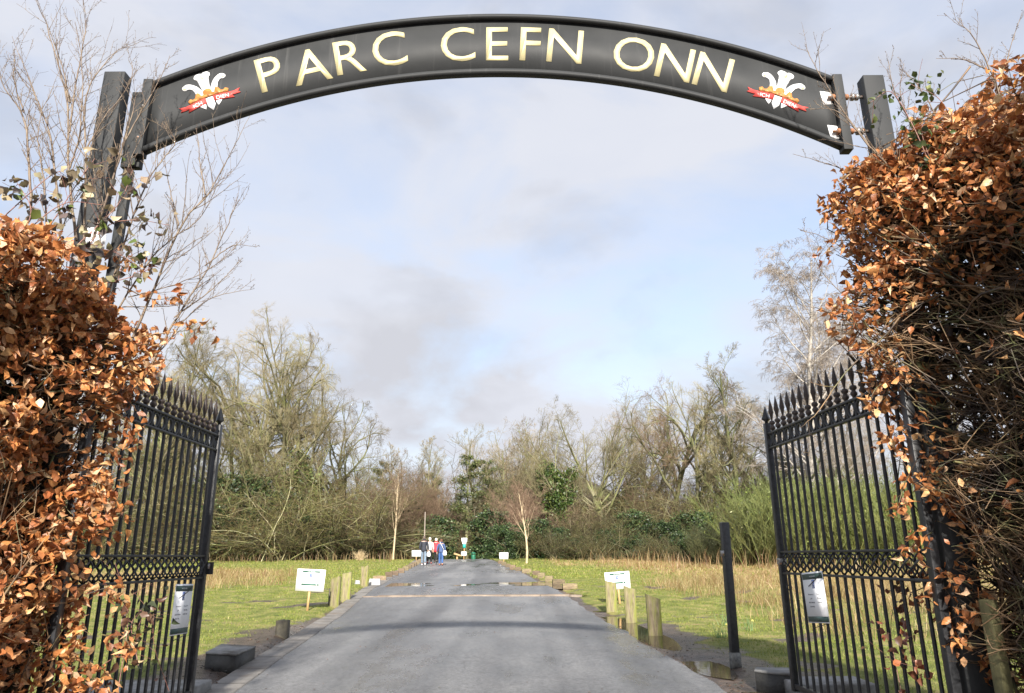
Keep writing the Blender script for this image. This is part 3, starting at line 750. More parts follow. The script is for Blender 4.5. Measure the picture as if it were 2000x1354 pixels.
squarepost('iron_post', bp[0], bp[1], .10, .085, bp[2] - .1, bp[2] + 1.70, M_BLACK, 'tall black square post standing alone on the muddy right verge', 'post', rot=.2, lean=(.015, 0))
bpo = [o for o in COL.objects if o.name == 'iron_post'][0]
b = Bag(); b.box((-.062, -.03, 1.42), (.03, .05, .07)); b.obj('catch', M_STEEL, bpo, local=True)
b = Bag(); b.box((0.002, -.001, .17), (.108, .093, .2)); b.obj('worn_base', simple('worn_base_paint', (.05, .05, .05), (.22, .22, .2), .7, 14), bpo, local=True)

# ------------------------------------------------------------------ notices on the gates
def wheelchair(bag, M, s):
    """white wheelchair user figure, height s, on its own local plane"""
    def disc(cx, cy, r, n=14): bag.prism([(cx + r * math.cos(2 * math.pi * i / n), cy + r * math.sin(2 * math.pi * i / n)) for i in range(n)], M, .001)
    def bar(x0, y0, x1, y1, w):
        dx, dy = x1 - x0, y1 - y0; l = math.hypot(dx, dy); nx, ny = -dy / l * w / 2, dx / l * w / 2
        bag.prism([(x0 - nx, y0 - ny), (x1 - nx, y1 - ny), (x1 + nx, y1 + ny), (x0 + nx, y0 + ny)], M, .001)
    disc(-.08 * s, .38 * s, .085 * s)
    bar(-.07 * s, .28 * s, -.05 * s, -.02 * s, .10 * s)
    bar(-.07 * s, -.02 * s, .20 * s, -.02 * s, .08 * s); bar(.18 * s, 0, .27 * s, -.32 * s, .08 * s); bar(.24 * s, -.31 * s, .36 * s, -.28 * s, .07 * s)
    bar(-.05 * s, .14 * s, .16 * s, .14 * s, .06 * s)
    pts = [(-.02 * s + .25 * s * math.cos(a), -.18 * s + .25 * s * math.sin(a)) for a in np.linspace(2.2, 6.3, 12)]
    for p, q in zip(pts, pts[1:]): bar(*p, *q, .06 * s)
def gatenotice(P, s0, z0, s1, nside, label, flip, tilt, W=.36):
    """A3 laminated notice tied flat against the bars"""
    H = .43
    c = (s0 + s1) / 2
    root = thing('paper_notice', label, 'notice', P(c, z0 - H / 2, nside * .022))
    sg = -1 if flip else 1
    ct, st = math.cos(tilt), math.sin(tilt)
    def MM(lift): return lambda x, y, d: tuple(P(c + sg * (x * ct - y * st), z0 - H / 2 + x * st + y * ct, nside * (.024 + lift + d)))
    def rect(x0, y0, x1, y1): return [(x0, y0), (x1, y0), (x1, y1), (x0, y1)]
    Bag().prism(rect(-W / 2, -H / 2, W / 2, H / 2), MM(0), .002).obj('sheet', M_PAPER, root)
    Bag().prism(rect(-W / 2 + .006, H / 2 - .062, W / 2 - .006, H / 2 - .014), MM(.0025), .0006).obj('header_band', M_GREENINK, root)
    Bag().prism(rect(-W / 2 + .006, -H / 2 + .010, W / 2 - .006, -H / 2 + .055), MM(.0025), .0006).obj('footer_band', M_GREENINK, root)
    bl = Bag().prism(rect(-.024, .075, .024, .148), MM(.0025), .0006).obj('blue_badge', M_BLUEINK, root)
    w = Bag(); m2 = MM(.0036); wheelchair(w, lambda x, y, d: m2(x, y + .111, d * .5), .066); w.obj('wheelchair_symbol', M_PAPER, bl)
    m3 = MM(.0028); t = Bag()
    letters_bag('PARC CEFN ONN', .010, lambda x, y, d: MM(.0034)(x, y + H / 2 - .043, d), .0004).obj('lettering', M_PAPER, root)
    for i, ln in enumerate(['Maes parcio ar', 'gyfer', 'deiliaid bathodyn', 'glas yn unig']): letters_bag(ln, .0125, lambda x, y, d: m3(x - .074, y + .02 - i * .034, d), .0004, bag=t)
    for i, ln in enumerate(['Car park for', 'Blue badge', 'holders only']): letters_bag(ln, .0125, lambda x, y, d: m3(x + .078, y + .02 - i * .034, d), .0004, bag=t)
    t.obj('lettering', M_INK, root)
    for (x0, y0, x1, y1) in ((.16, H / 2 - .03, -.09, H / 2 - .12), (.16, -H / 2 + .0, -.10, -H / 2 - .04)):
        q = Bag(); q.tube([MM(.006)(x0, y0, 0), MM(.008)((x0 + x1) / 2, (y0 + y1) / 2 - .004, 0), MM(.006)(x1, y1, 0)], .0035, 5); q.obj('tie', M_BLACK, root)
gatenotice(PL_, 1.66, 1.275, 1.98, -1, 'white notice with blue badge tied to the gate beside the left hedge', False, -.03)
gatenotice(PR_, 1.56, 1.345, 1.86, 1, 'white notice with blue badge tied to the gate beside the bare hedge', True, .07, .40)
# half hidden notice on the arch post
pw = at(187, 468, 4.945)
root = thing('warning_notice', 'torn white notice with red lettering half hidden by brambles on the left arch post', 'notice', pw)
b = Bag(); b.box(pw, (.15, .004, .20)); b.obj('sheet', M_PAPER, root)
letters_bag('SECURITY', .019, lambda x, y, d: (pw[0] + x + .005, pw[1] - .0035 - d, pw[2] + y + .045), .0005).obj('lettering', M_RED, root)
q = Bag(); q.box(pw + [0, -.003, -.045], (.12, .001, .012)); q.obj('red_line', M_RED, root)

# ------------------------------------------------------------------ board signs on stakes
def boardsign(pt, W, H, zc, tilt, label, group, detail, roty=0):
    root = thing('stake_sign', label, 'sign', pt, roty, group)
    ct, st = math.cos(tilt), math.sin(tilt)
    M = lambda lift: (lambda x, y, d: (x * ct - y * st, -.02 - lift - d, zc + x * st + y * ct))
    def rect(x0, y0, x1, y1): return [(x0, y0), (x1, y0), (x1, y1), (x0, y1)]
    Bag().prism(rect(-W / 2, -H / 2, W / 2, H / 2), M(0), .006).obj('board', M_WHITE, root, True)
    b = Bag(); b.faces([M(-.035)(sx * .024, y, .0 + k * .03) for y in (-zc - .1, -H / 2 + .2) for sx, k in ((-1, 0), (1, 0), (1, 1), (-1, 1))],
                       [(0, 3, 2, 1), (4, 5, 6, 7), (0, 1, 5, 4), (1, 2, 6, 5), (2, 3, 7, 6), (3, 0, 4, 7)]); b.obj('stake', M_STAKE, root, True)
    if detail:
        w = W * .31
        h1 = Bag().prism(rect(-w, H / 2 - .075, w, H / 2 - .035), M(.0065), .001).obj('header_band', M_PALEGREEN, root, True)
        letters_bag('PARC CEFN ONN', .016, lambda x, y, d: M(.0078)(x, y + H / 2 - .063, d), .0005).obj('lettering', M_WHITE, h1, True)
        Bag().prism(rect(-w, -H / 2 + .13, w, -H / 2 + .168), M(.0065), .001).obj('footer_band', M_PALEGREEN, root, True)
        Bag().prism(rect(w * .68, -H / 2 + .135, w * .76, -H / 2 + .163), M(.0078), .0006).obj('crest_mark', M_WHITE, root, True)
        bl = Bag().prism(rect(-.036, H / 2 - .175, .036, H / 2 - .095), M(.0065), .001).obj('blue_badge', M_BLUEINK, root, True)
        w_ = Bag(); m_ = M(.0078); wheelchair(w_, lambda x, y, d: m_(x, y + H / 2 - .135, d * .5), .07); w_.obj('wheelchair_symbol', M_WHITE, bl, True)
    return root
GS = 'white notice boards on timber stakes'
def sg(ub, vb, uc, vt, vb2, wpx, tilt, label, detail):
    p = gp(ub, vb); k = ppm(p)
    t_, b_ = at(uc, vt, p[1])[2] - p[2], at(uc, vb2, p[1])[2] - p[2]
    boardsign(p, wpx / k, t_ - b_, (t_ + b_) / 2, tilt, label, GS, detail)
sg(603, 1193, 606, 1112, 1155, 56, -.05, 'white board sign on a timber stake left of the mossy wooden posts', True)
sg(1208, 1180, 1205, 1117, 1151, 49, .06, 'white board sign on a timber stake behind the right hand row of wooden posts', True)
sg(813, 1096, 812, 1075, 1087.5, 18, 0, 'small white board sign beside the kerb, just left of the walking people', False)
sg(984, 1099, 985, 1079.5, 1092.5, 17.5, 0, 'small white board sign in front of dark evergreen bushes beside the timber blocks', False)

# ------------------------------------------------------------------ wooden posts beside the drive
GP = 'short wooden posts beside the drive'
def woodpost(u0, u1, vb, v0, v1, label, thick=.10, mat=None, name='wooden_post', group=GP, lip=0):
    p = gp((u0 + u1) / 2, vb); k = ppm(p); w = (u1 - u0) / k
    z0 = at(u0, v0, p[1])[2] - p[2]; z1 = at(u1, v1, p[1])[2] - p[2]
    b = Bag(); rg = random.Random(int(u0)); n = 7
    V = []; 
    for y in (0, thick):
        for i in range(n):
            x = -w / 2 + w * i / (n - 1)
            V.append((x, y, -.15))
        for i in range(n):
            x = -w / 2 + w * i / (n - 1)
            V.append((x, y, z0 + (z1 - z0) * i / (n - 1) + rg.uniform(-.012, .012) * (1 + lip)))
    F = []
    for i in range(n - 1):
        F += [(i, i + 1, n + i + 1, n + i), (2 * n + i + 1, 2 * n + i, 3 * n + i, 3 * n + i + 1), (n + i, n + i + 1, 3 * n + i + 1, 3 * n + i)]
    F += [(0, n, 3 * n, 2 * n), (n - 1, 3 * n - 1, 4 * n - 1, 2 * n - 1)]
    o = link(name, b.faces(V, F).mesh(name), mat or M_POSTWOOD); o.location = p
    o.rotation_euler = (R(rg.uniform(-1.5, 1.5)), R(rg.uniform(-1, 1)), R(rg.uniform(-4, 4)))
    tag(o, label, 'post', group); return o
woodpost(643, 661, 1184, 1131, 1126, 'mossy wooden post with a slanting top, nearest to the left board sign')
woodpost(665.5, 683, 1172, 1121, 1117, 'mossy wooden post with a dark red streak, middle one of the left verge')
woodpost(704, 718, 1146, 1107, 1106, 'wooden post with bright yellow lichen and a splintered top beside grey stones', lip=2)
woodpost(640.5, 647, 1182, 1149, 1149, 'thin dark wooden stub tight against the mossy post by the white board sign', mat=M_DARKWOOD, name='wooden_stub')
woodpost(537, 560, 1241, 1213, 1212, 'low dark sawn-off wooden post on the muddy left verge', mat=M_DARKWOOD, thick=.14, name='wooden_stub')
woodpost(1185, 1206, 1196, 1134, 1140, 'pale wooden post standing in front of the white board sign on the right verge')
woodpost(1223, 1245, 1218, 1146, 1152, 'pale wooden post in water, middle one of three on the right verge')
woodpost(1268, 1295, 1246, 1161, 1171, 'largest wooden post of the right verge, dark streaked, standing in water nearest the gate')

# ------------------------------------------------------------------ timber blocks edging the drive
GB = 'low timber blocks edging the drive'
def block(ub, vb, w, d, h, label, side, rot=0, mat=None, name='timber_block', cat='timber block', group=GB, taper=1.0):
    p = gp(ub, vb)
    b = Bag(); b.box((0, d / 2, h / 2 - .05), (w, d, h + .1), taper=taper); o = link(name, b.mesh(name), mat or M_BLOCKWOOD)
    o.location = p; o.rotation_euler = (0, 0, rot); md = o.modifiers.new('bevel', 'BEVEL'); md.width = .012; md.segments = 2
    tag(o, label, cat, group); return o
lb = [(741, 1134, 28), (759, 1127.5, 15), (770, 1124, 16), (783, 1119.5, 12), (792, 1114.5, 11), (798, 1111, 9), (803.5, 1108, 8), (808.5, 1105.5, 7), (813, 1103, 7), (817.5, 1100.5, 6), (821, 1098.5, 6)]
rbk = [(1114, 1152, 31), (1092, 1142.5, 26), (1072, 1136.5, 15), (1057, 1129.5, 13), (1047, 1124.5, 16), (1029, 1119.5, 20), (1012, 1115, 9), (1001, 1111, 11), (992, 1107.5, 8), (984, 1104, 7), (977.5, 1101, 7)]
ordn = ['nearest', 'second', 'third', 'fourth', 'fifth', 'sixth', 'seventh', 'eighth', 'ninth', 'tenth', 'farthest']
for lst, sd, ref in ((lb, -1, 'left kerb, counted from the yellow lichen post'), (rbk, 1, 'right water channel, counted from the speed hump')):
    for i, (u, v, wpx) in enumerate(lst):
        p = gp(u, v); k = ppm(p)
        rg = random.Random(i * 7 + sd)
        block(u, v, max(.3, wpx / k * .93), .24, .19 * rg.uniform(.9, 1.15), '%s low timber block along the %s' % (ordn[i], ref), sd, rot=rg.uniform(-.12, .12) - .05 * sd)
block(731, 1143.5, .43, .22, .22, 'rough grey granite stone leaning beside the yellow lichen post', -1, rot=.1, mat=M_GRANITE, name='kerb_stone', cat='stone', group=None, taper=.85)
block(699, 1141, .20, .2, .13, 'small grey stone half hidden on the grass behind the yellow lichen post', -1, rot=.4, mat=M_GRANITE, name='kerb_stone', cat='stone', group=None, taper=.7)

# speed hump of kerb units across the drive
sh = thing('speed_hump', 'low concrete speed hump of kerb units laid across the drive', 'speed hump', (-1.1, 20.4, float(base(20.4))))
M_HUMP = simple('hump_concrete', (.15, .12, .095), (.27, .215, .165), .75, 5, bump=.4, dirt=((.14, .10, .08), 2.5, .5, .7))
x = -4.15; ends = [-4.15, -3.72, -2.55, -1.4, -.25, .72, 1.52, 1.86]
for x0, x1 in zip(ends, ends[1:]):
    ya = 20.55 - .13 * (x0 + 4) / 6; yb = 20.55 - .13 * (x1 + 4) / 6
    z0 = float(height(-1, 20.4, True)) - .04; V = []
    for xx, yy in ((x0 + .006, ya), (x1 - .006, yb)):
        e = .02 if (x1 - x0) < .6 else 0
        V += [(xx, yy, z0 - .08), (xx, yy, z0 + .066 - e), (xx, yy + .03, z0 + .078 - e), (xx, yy + .22, z0 + .08 - e), (xx, yy + .9, z0 + .02)]
    F = [(i, i + 1, i + 6, i + 5) for i in range(4)] + [(4, 3, 2, 1, 0), (5, 6, 7, 8, 9)]
    Bag().faces(V, F).obj('kerb_unit', M_HUMP, sh)

# plinths and slabs
def plinth(pts, h, label, name='stone_plinth', mat=None, top=True):
    c = np.mean([gp(u, v) for u, v in pts], 0)
    q = [gp(u, v) for u, v in pts]
    zt = c[2] + h
    root = thing(name, label, 'stone block' if h > .12 else 'slab', c)
    b = Bag()
    def wall(z0, z1, g):
        V = [(p[0] + (p[0] - c[0]) * g, p[1] + (p[1] - c[1]) * g, z) for z in (z0, z1) for p in q]
        b.faces(V, [(3, 2, 1, 0), (4, 5, 6, 7), (0, 1, 5, 4), (1, 2, 6, 5), (2, 3, 7, 6), (3, 0, 4, 7)])
    wall(c[2] - .12, zt, 0)
    b.obj('base', mat or M_WETSTONE, root)
    if top:
        b = Bag(); wall(zt + .001, zt + .022, .015); b.obj('top_slab', M_SLABTOP, root)
plinth([(399, 1306), (458, 1311), (497, 1289), (430, 1284)], .155, 'dark stone block with a flat grey top on the left verge beside the gate')
plinth([(1478, 1352), (1546, 1356), (1560, 1337), (1480, 1338)], .16, 'dark stone block with a grey top at the foot of the right gate leaf')
for (x0, y0, x1, y1, lab) in ((-4.35, 6.9, -3.15, 8.1, 'pale concrete slab in the grass behind the left gate bars'), (2.72, 7.5, 3.5, 8.0, 'pale concrete slab in the grass behind the right gate bars')):
    z = float(base((y0 + y1) / 2)); b = Bag(); b.box((0, 0, 0), (x1 - x0, y1 - y0, .14)); o = link('concrete_slab', b.mesh('concrete_slab'), M_SLABTOP)
    o.location = ((x0 + x1) / 2, (y0 + y1) / 2, z + .05); md = o.modifiers.new('bevel', 'BEVEL'); md.width = .012; tag(o, lab, 'slab')

# ------------------------------------------------------------------ far furniture at the head of the drive
Y1 = 55.0
z1 = float(height(-4.2, Y1, True))
def put(u, Y): 
    p = at(u, 1092, Y); return np.array([p[0], Y, float(height(p[0], Y))])
p = put(906.5, Y1); k = ppm(p)
root = thing('sign_pole', 'pale pole at the head of the drive carrying white plates and a teal plate', 'sign', p)
zz = lambda v: at(906, v, Y1)[2] - p[2]
b = Bag(); b.tube([(0, 0, -.1), (0, 0, zz(1051))], .035, 8); b.obj('pole', M_STAKE, root, True)
for v0, v1, w, m_, n_ in ((1051, 1058.5, 11, M_WHITE, 'top_plate'), (1058.8, 1063, 7.5, M_WHITE, 'middle_plate'), (1063.3, 1070.5, 5.5, simple('teal_plate', (.02, .36, .30), None, .5), 'teal_plate')):
    b = Bag(); b.box((0, -.055, (zz(v0) + zz(v1)) / 2), (w / k, .03, zz(v0) - zz(v1))); b.obj(n_, m_, root, True)
p2 = p + [0, -.35, 0]
boardsign(p2, 10.5 / k, zz(1077.8) - zz(1085.8), (zz(1077.8) + zz(1085.8)) / 2, 0, 'small white board sign in front of the pole with the teal plate', GS, False)
p = put(894, 55.5); k = ppm(p)
root = thing('lectern_board', 'pale timber lectern board tilted on a stubby leg at the head of the drive', 'information lectern', p)
b = Bag(); b.faces([(-.28, -.25, .42), (.30, -.1, .26), (.30, .35, .34), (-.28, .2, .52), (-.28, -.25, .36), (.30, -.1, .20), (.30, .35, .28), (-.28, .2, .46)], [(0, 1, 2, 3), (7, 6, 5, 4), (0, 4, 5, 1), (1, 5, 6, 2), (2, 6, 7, 3), (3, 7, 4, 0)]); b.obj('board', M_STAKE, root, True)
b = Bag(); b.box((-.05, .05, .12), (.12, .12, .44)); b.obj('leg', M_STAKE, root, True)
p = put(924.5, 56.0)
root = thing('litter_bin', 'dark green litter bin near the trees at the head of the drive', 'litter bin', p)
MG = simple('bin_green', (.01, .10, .055), (.02, .14, .08), .45, 8)
b = Bag(); b.lathe((0, 0, 0), [(.15, -.05), (.165, .0), (.17, .30), (.165, .32)], 14); b.obj('body', MG, root, True, True)
b = Bag(); b.lathe((0, 0, 0), [(.19, .40), (.18, .44), (.10, .50), (.01, .52)], 14); b.obj('lid', MG, root, True, True)
b = Bag(); [b.box((.13 * math.cos(a), .13 * math.sin(a), .36), (.03, .03, .12)) for a in (0.4, 2.0, 3.5, 5.1)]; b.obj('lid_supports', MG, root, True)
p = put(828, 52.0)
b = Bag(); b.tube([(0, 0, -.1), (0, 0, 2.0), (0, 0, at(828, 1000, 52)[2] - p[2])], [.05, .045, .03], 8); o = link('white_pole', b.mesh('white_pole'), M_BIRCHTW)
o.location = p; tag(o, 'tall thin pale pole rising behind the man in the dark coat', 'pole')

# ================================================================== VEGETATION KIT
def norm(v): return v / (np.linalg.norm(v, axis=-1, keepdims=True) + 1e-9)
def grow(rg, S, D, Ln, r0, r1, k, wander, trop):
    n = len(S); pts = [S]; d = norm(D); step = (Ln / (k - 1))[:, None]
    for i in range(k - 1):
        d = norm(d + rg.normal(0, wander, (n, 3)) + np.array([0, 0, trop]))
        pts.append(pts[-1] + d * step)
    P = np.stack(pts, 1)
    f = np.linspace(0, 1, k)[None]
    Rr = r0[:, None] * (1 - f) + r1[:, None] * f
    return P, Rr
def spawn(rg, P, Rr, Ln, nper, t0, t1, a0, a1, lf0, lf1, taper=.5, rf=.6, rmin=.004, up=0.0, pw=1.0):
    n, k, _ = P.shape
    t = t0 + (t1 - t0) * ((np.arange(nper)[None] + rg.uniform(0, 1, (n, nper))) / nper) ** pw
    x = t * (k - 1); i = np.clip(x.astype(int), 0, k - 2); f = (x - i)[..., None]
    ii = np.arange(n)[:, None]
    S = P[ii, i] * (1 - f) + P[ii, i + 1] * f
    T = norm(P[ii, i + 1] - P[ii, i])
    rad = Rr[ii, i] * (1 - f[..., 0]) + Rr[ii, i + 1] * f[..., 0]
    perp = norm(np.cross(T, rg.normal(0, 1, T.shape)))
    a = np.radians(rg.uniform(a0, a1, t.shape))[..., None]
    D = T * np.cos(a) + perp * np.sin(a) + np.array([0, 0, up])
    L2 = Ln[:, None] * rg.uniform(lf0, lf1, t.shape) * (1 - taper * (t - t0) / max(1e-6, t1 - t0))
    r2 = np.maximum(rad * rf, rmin)
    m = n * nper
    return S.reshape(m, 3), D.reshape(m, 3), L2.ravel(), r2.ravel()
def arr(*a): return np.array(a, float)
LEAF_T = np.array([[0, 0, 0], [-.33, .38, .10], [0, .45, -.02], [.33, .40, .10], [-.24, .76, .03], [0, .80, -.10], [.24, .74, .02], [0, 1.06, -.24]])
LEAF_L = [0, 2, 1, 0, 3, 2, 1, 2, 5, 4, 2, 3, 6, 5, 4, 5, 7, 5, 6, 7]; LEAF_N = [3, 3, 4, 4, 3, 3]
CARD_T = np.array([[0, 0, 0], [-.4, .5, .08], [0, 1.0, -.05], [.4, .5, .08]]); CARD_L = [0, 3, 2, 1]; CARD_N = [4]
def leaves(rg, P, size, cols, curl=1.0, card=False, droop=0.0, width=1.0, nrm=None):
    """P (n,3) stems, size (n,), cols (n,3) -> V, L, T, C"""
    n = len(P); T, Lp, Tn = (CARD_T, CARD_L, CARD_N) if card else (LEAF_T, LEAF_L, LEAF_N)
    y = norm(rg.normal(0, 1, (n, 3)) + np.array([0, 0, -droop]) + (0 if nrm is None else nrm))
    x = norm(np.cross(y, rg.normal(0, 1, (n, 3)))); z = np.cross(x, y)
    t = np.broadcast_to(T[None], (n,) + T.shape).copy()
    t[:, :, 2] *= curl * rg.uniform(-.6, 2.2, (n, 1)); t[:, :, 0] *= width * rg.uniform(.75, 1.1, (n, 1))
    if not card: t[:, :, 2] += rg.normal(0, .05, t.shape[:2])
    V = P[:, None] + size[:, None, None] * (t[:, :, :1] * x[:, None] + t[:, :, 1:2] * y[:, None] + t[:, :, 2:] * z[:, None])
    m = T.shape[0]
    L = (np.arange(n)[:, None] * m + np.array(Lp)[None]).ravel()
    return V.reshape(-1, 3), L, np.tile(Tn, n), np.repeat(cols, m, 0)
def pick(rg, n, pal, w=None, jit=.15):
    pal = np.array(pal, float); i = rg.choice(len(pal), n, p=None if w is None else np.array(w) / sum(w))
    c = pal[i] * rg.uniform(1 - jit, 1 + jit, (n, 1)) * rg.uniform(1 - jit * .25, 1 + jit * .25, (n, 3))
    return np.clip(c, 0, 1)

# ------------------------------------------------------------------ tree prototypes (local metres, base at origin)
def ivy_mesh(rg, P, Rr, n, spread, size, pal):
    m, k, _ = P.shape
    i = rg.integers(0, m, n); x = rg.uniform(0, k - 1.001, n); j = x.astype(int); f = (x - j)[:, None]
    C = P[i, j] * (1 - f) + P[i, j + 1] * f
    C = C + norm(rg.normal(0, 1, (n, 3))) * (rg.uniform(.2, 1, (n, 1)) ** .6 * spread + Rr[i, j][:, None])
    V, L, T, c = leaves(rg, C, rg.uniform(.6, 1.2, n) * size, pick(rg, n, pal, None, .35), card=True, width=1.2)
    return npmesh('ivy', V, L, T, c)
IVYPAL = [(.045, .08, .016), (.075, .115, .025), (.12, .155, .04), (.022, .04, .01)]
def tree_meshes(seed, H=20, kind='oak', ivy=0):
    rg = np.random.default_rng(seed); trunkB = Bag(); crownB = Bag()
    ea, eb = rg.uniform(-.04, .04, 2) * H
    def env(P):
        # growth limit: branch ends crowd towards a rounded crown outline
        if kind not in ('oak', 'fan'): return P
        c = np.array([ea, eb, .56 * H]); rad = np.array([.37, .37, .44]) * H if kind == 'oak' else np.array([.44, .44, .44]) * H
        v = (P - c) / rad; a = np.arctan2(v[..., 1], v[..., 0]); d = np.linalg.norm(v, axis=-1, keepdims=True) + 1e-6
        lim = .80 + .07 * np.sin(3 * a + seed)[..., None] + .05 * np.sin(5 * a + 4 * v[..., 2] + 2 * seed)[..., None]
        d2 = np.where(d > lim, lim + .22 * (1 - np.exp(-(d - lim) / .30)), d)
        return np.where(P[..., 2:] > .22 * H, c + v / d * d2 * rad, P)
    def T_(P, Rr, s): trunkB.add(*tubes(env(P), Rr, s))
    def C_(P, Rr, s=3): crownB.add(*tubes(env(P), Rr, s))
    if kind == 'oak':
        L0 = arr(H * .62); P0, R0 = grow(rg, arr([0, 0, -.3])[None] if False else np.array([[0, 0, -.3]]), np.array([[rg.uniform(-.12, .12), rg.uniform(-.12, .12), 1]]), L0, arr(H * .0175), arr(H * .006), 10, .10, .03)
        S, D, L1, r = spawn(rg, P0, R0, L0, 11, .28, 1.0, 25, 66, .52, .80, .12, .64, up=.22); P1, R1 = grow(rg, S, D, L1, r, r * .30, 9, .17, .02)
        n2, n3, n4, n5 = 8, 6, 6, 4; w = .17; tr = .015
    elif kind == 'tall':
        L0 = arr(H * .92); P0, R0 = grow(rg, np.array([[0, 0, -.3]]), np.array([[rg.uniform(-.08, .08), rg.uniform(-.08, .08), 1]]), L0, arr(H * .013), arr(H * .002), 12, .06, .06)
        S, D, L1, r = spawn(rg, P0, R0, L0, 20, .22, .98, 25, 48, .22, .36, .5, .55, up=.2); P1, R1 = grow(rg, S, D, L1, r, r * .30, 8, .12, .09)
        n2, n3, n4, n5 = 7, 6, 4, 4; w = .15; tr = .07
    elif kind == 'fan':
        L0 = arr(H * .34); P0, R0 = grow(rg, np.array([[0, 0, -.3]]), np.array([[.05, 0, 1]]), L0, arr(H * .022), arr(H * .015), 7, .08, .02)
        S, D, L1, r = spawn(rg, P0, R0, arr(H * .66), 14, .62, 1.0, 8, 70, .72, 1.0, 0, .36, up=.25); P1, R1 = grow(rg, S, D, L1, r, r * .22, 9, .07, .05)
        n2, n3, n4, n5 = 8, 7, 5, 4; w = .10; tr = .03
    elif kind == 'twin':
        S = np.array([[-.5, 0, -.3], [.5, .1, -.3], [.1, -.3, -.3]]); D = np.array([[-.28, .0, 1], [.22, .1, 1], [-.05, -.1, 1]]); L0 = np.array([H * .9, H * .85, H * .7])
        P0, R0 = grow(rg, S, D, L0, np.full(3, H * .012), np.full(3, H * .003), 10, .09, .02)
        S, D, L1, r = spawn(rg, P0, R0, L0, 12, .3, .98, 25, 55, .25, .42, .4, .5, up=.15); P1, R1 = grow(rg, S, D, L1, r, r * .3, 8, .14, .06)
        n2, n3, n4, n5 = 6, 5, 4, 3; w = .16; tr = .06
    elif kind == 'birch':
        L0 = arr(H * .97); P0, R0 = grow(rg, np.array([[0, 0, -.3]]), np.array([[.04, .02, 1]]), L0, arr(H * .010), arr(H * .0015), 12, .04, .04)
        S, D, L1, r = spawn(rg, P0, R0, L0, 30, .20, .97, 28, 55, .22, .38, .45, .45, up=.2); P1, R1 = grow(rg, S, D, L1, r, r * .25, 8, .10, .04)
        n2, n3, n4, n5 = 7, 7, 6, 3; w = .10; tr = -.10
    elif kind == 'young':
        L0 = arr(H * .97); P0, R0 = grow(rg, np.array([[0, 0, -.2]]), np.array([[.05, 0, 1]]), L0, arr(.10), arr(.012), 12, .035, .03)
        S, D, L1, r = spawn(rg, P0, R0, L0, 22, .30, .95, 20, 40, .25, .42, .5, .34, up=.2); P1, R1 = grow(rg, S, D, L1, r, r * .3, 7, .07, .04)
        n2, n3, n4, n5 = 6, 5, 4, 0; w = .12; tr = .03
    T_(P0, R0, 10)
    T_(P1, R1, 6)
    S, D, L2, r = spawn(rg, P1, R1, L1, n2, .18, 1.0, 25, 60, .30, .52, .45, .58, rmin=.014, up=.08); P2, R2 = grow(rg, S, D, L2, r, r * .4, 6, w, tr)
    (T_ if kind != 'young' else C_)(P2, R2, 4)
    S, D, L3, r = spawn(rg, P2, R2, L2, n3, .15, 1.0, 25, 60, .34, .60, .4, .55, rmin=.009); P3, R3 = grow(rg, S, D, L3, r, r * .5, 5, w, tr if kind != 'birch' else -.22); C_(P3, R3)
    S, D, L4, r = spawn(rg, P3, R3, L3, n4, .15, 1.0, 25, 60, .40, .75, .3, .6, rmin=.0065); P4, R4 = grow(rg, S, D, L4, r, r * .5, 4, w, tr if kind != 'birch' else -.30); C_(P4, R4)
    if n5:
        S, D, L5, r = spawn(rg, P4, R4, L4, n5, .2, 1.0, 25, 55, .5, .9, .3, .7, rmin=.0038); P5, R5 = grow(rg, S, D, L5, r, r * .6, 3, w, tr if kind != 'birch' else -.35); C_(P5, R5)
    iv = None
    if ivy:
        keep = min(len(P1), ivy)
        A = np.concatenate([np.stack([P0[:, int(i)] for i in np.linspace(0, P0.shape[1] - 2, 9)], 1)] * 3 + [P1[:keep, [0, 0, 1, 1, 2, 2, 3, 3, 4]]]) if P1.shape[1] == 9 else P0
        RA = np.concatenate([R0[:, :9]] * 3 + [R1[:keep]]) if P1.shape[1] == 9 else R0
        iv = ivy_mesh(rg, A, RA * .5, 12000, 1.0, .27, IVYPAL)
    return trunkB.mesh('trunk', True), crownB.mesh('crown'), iv
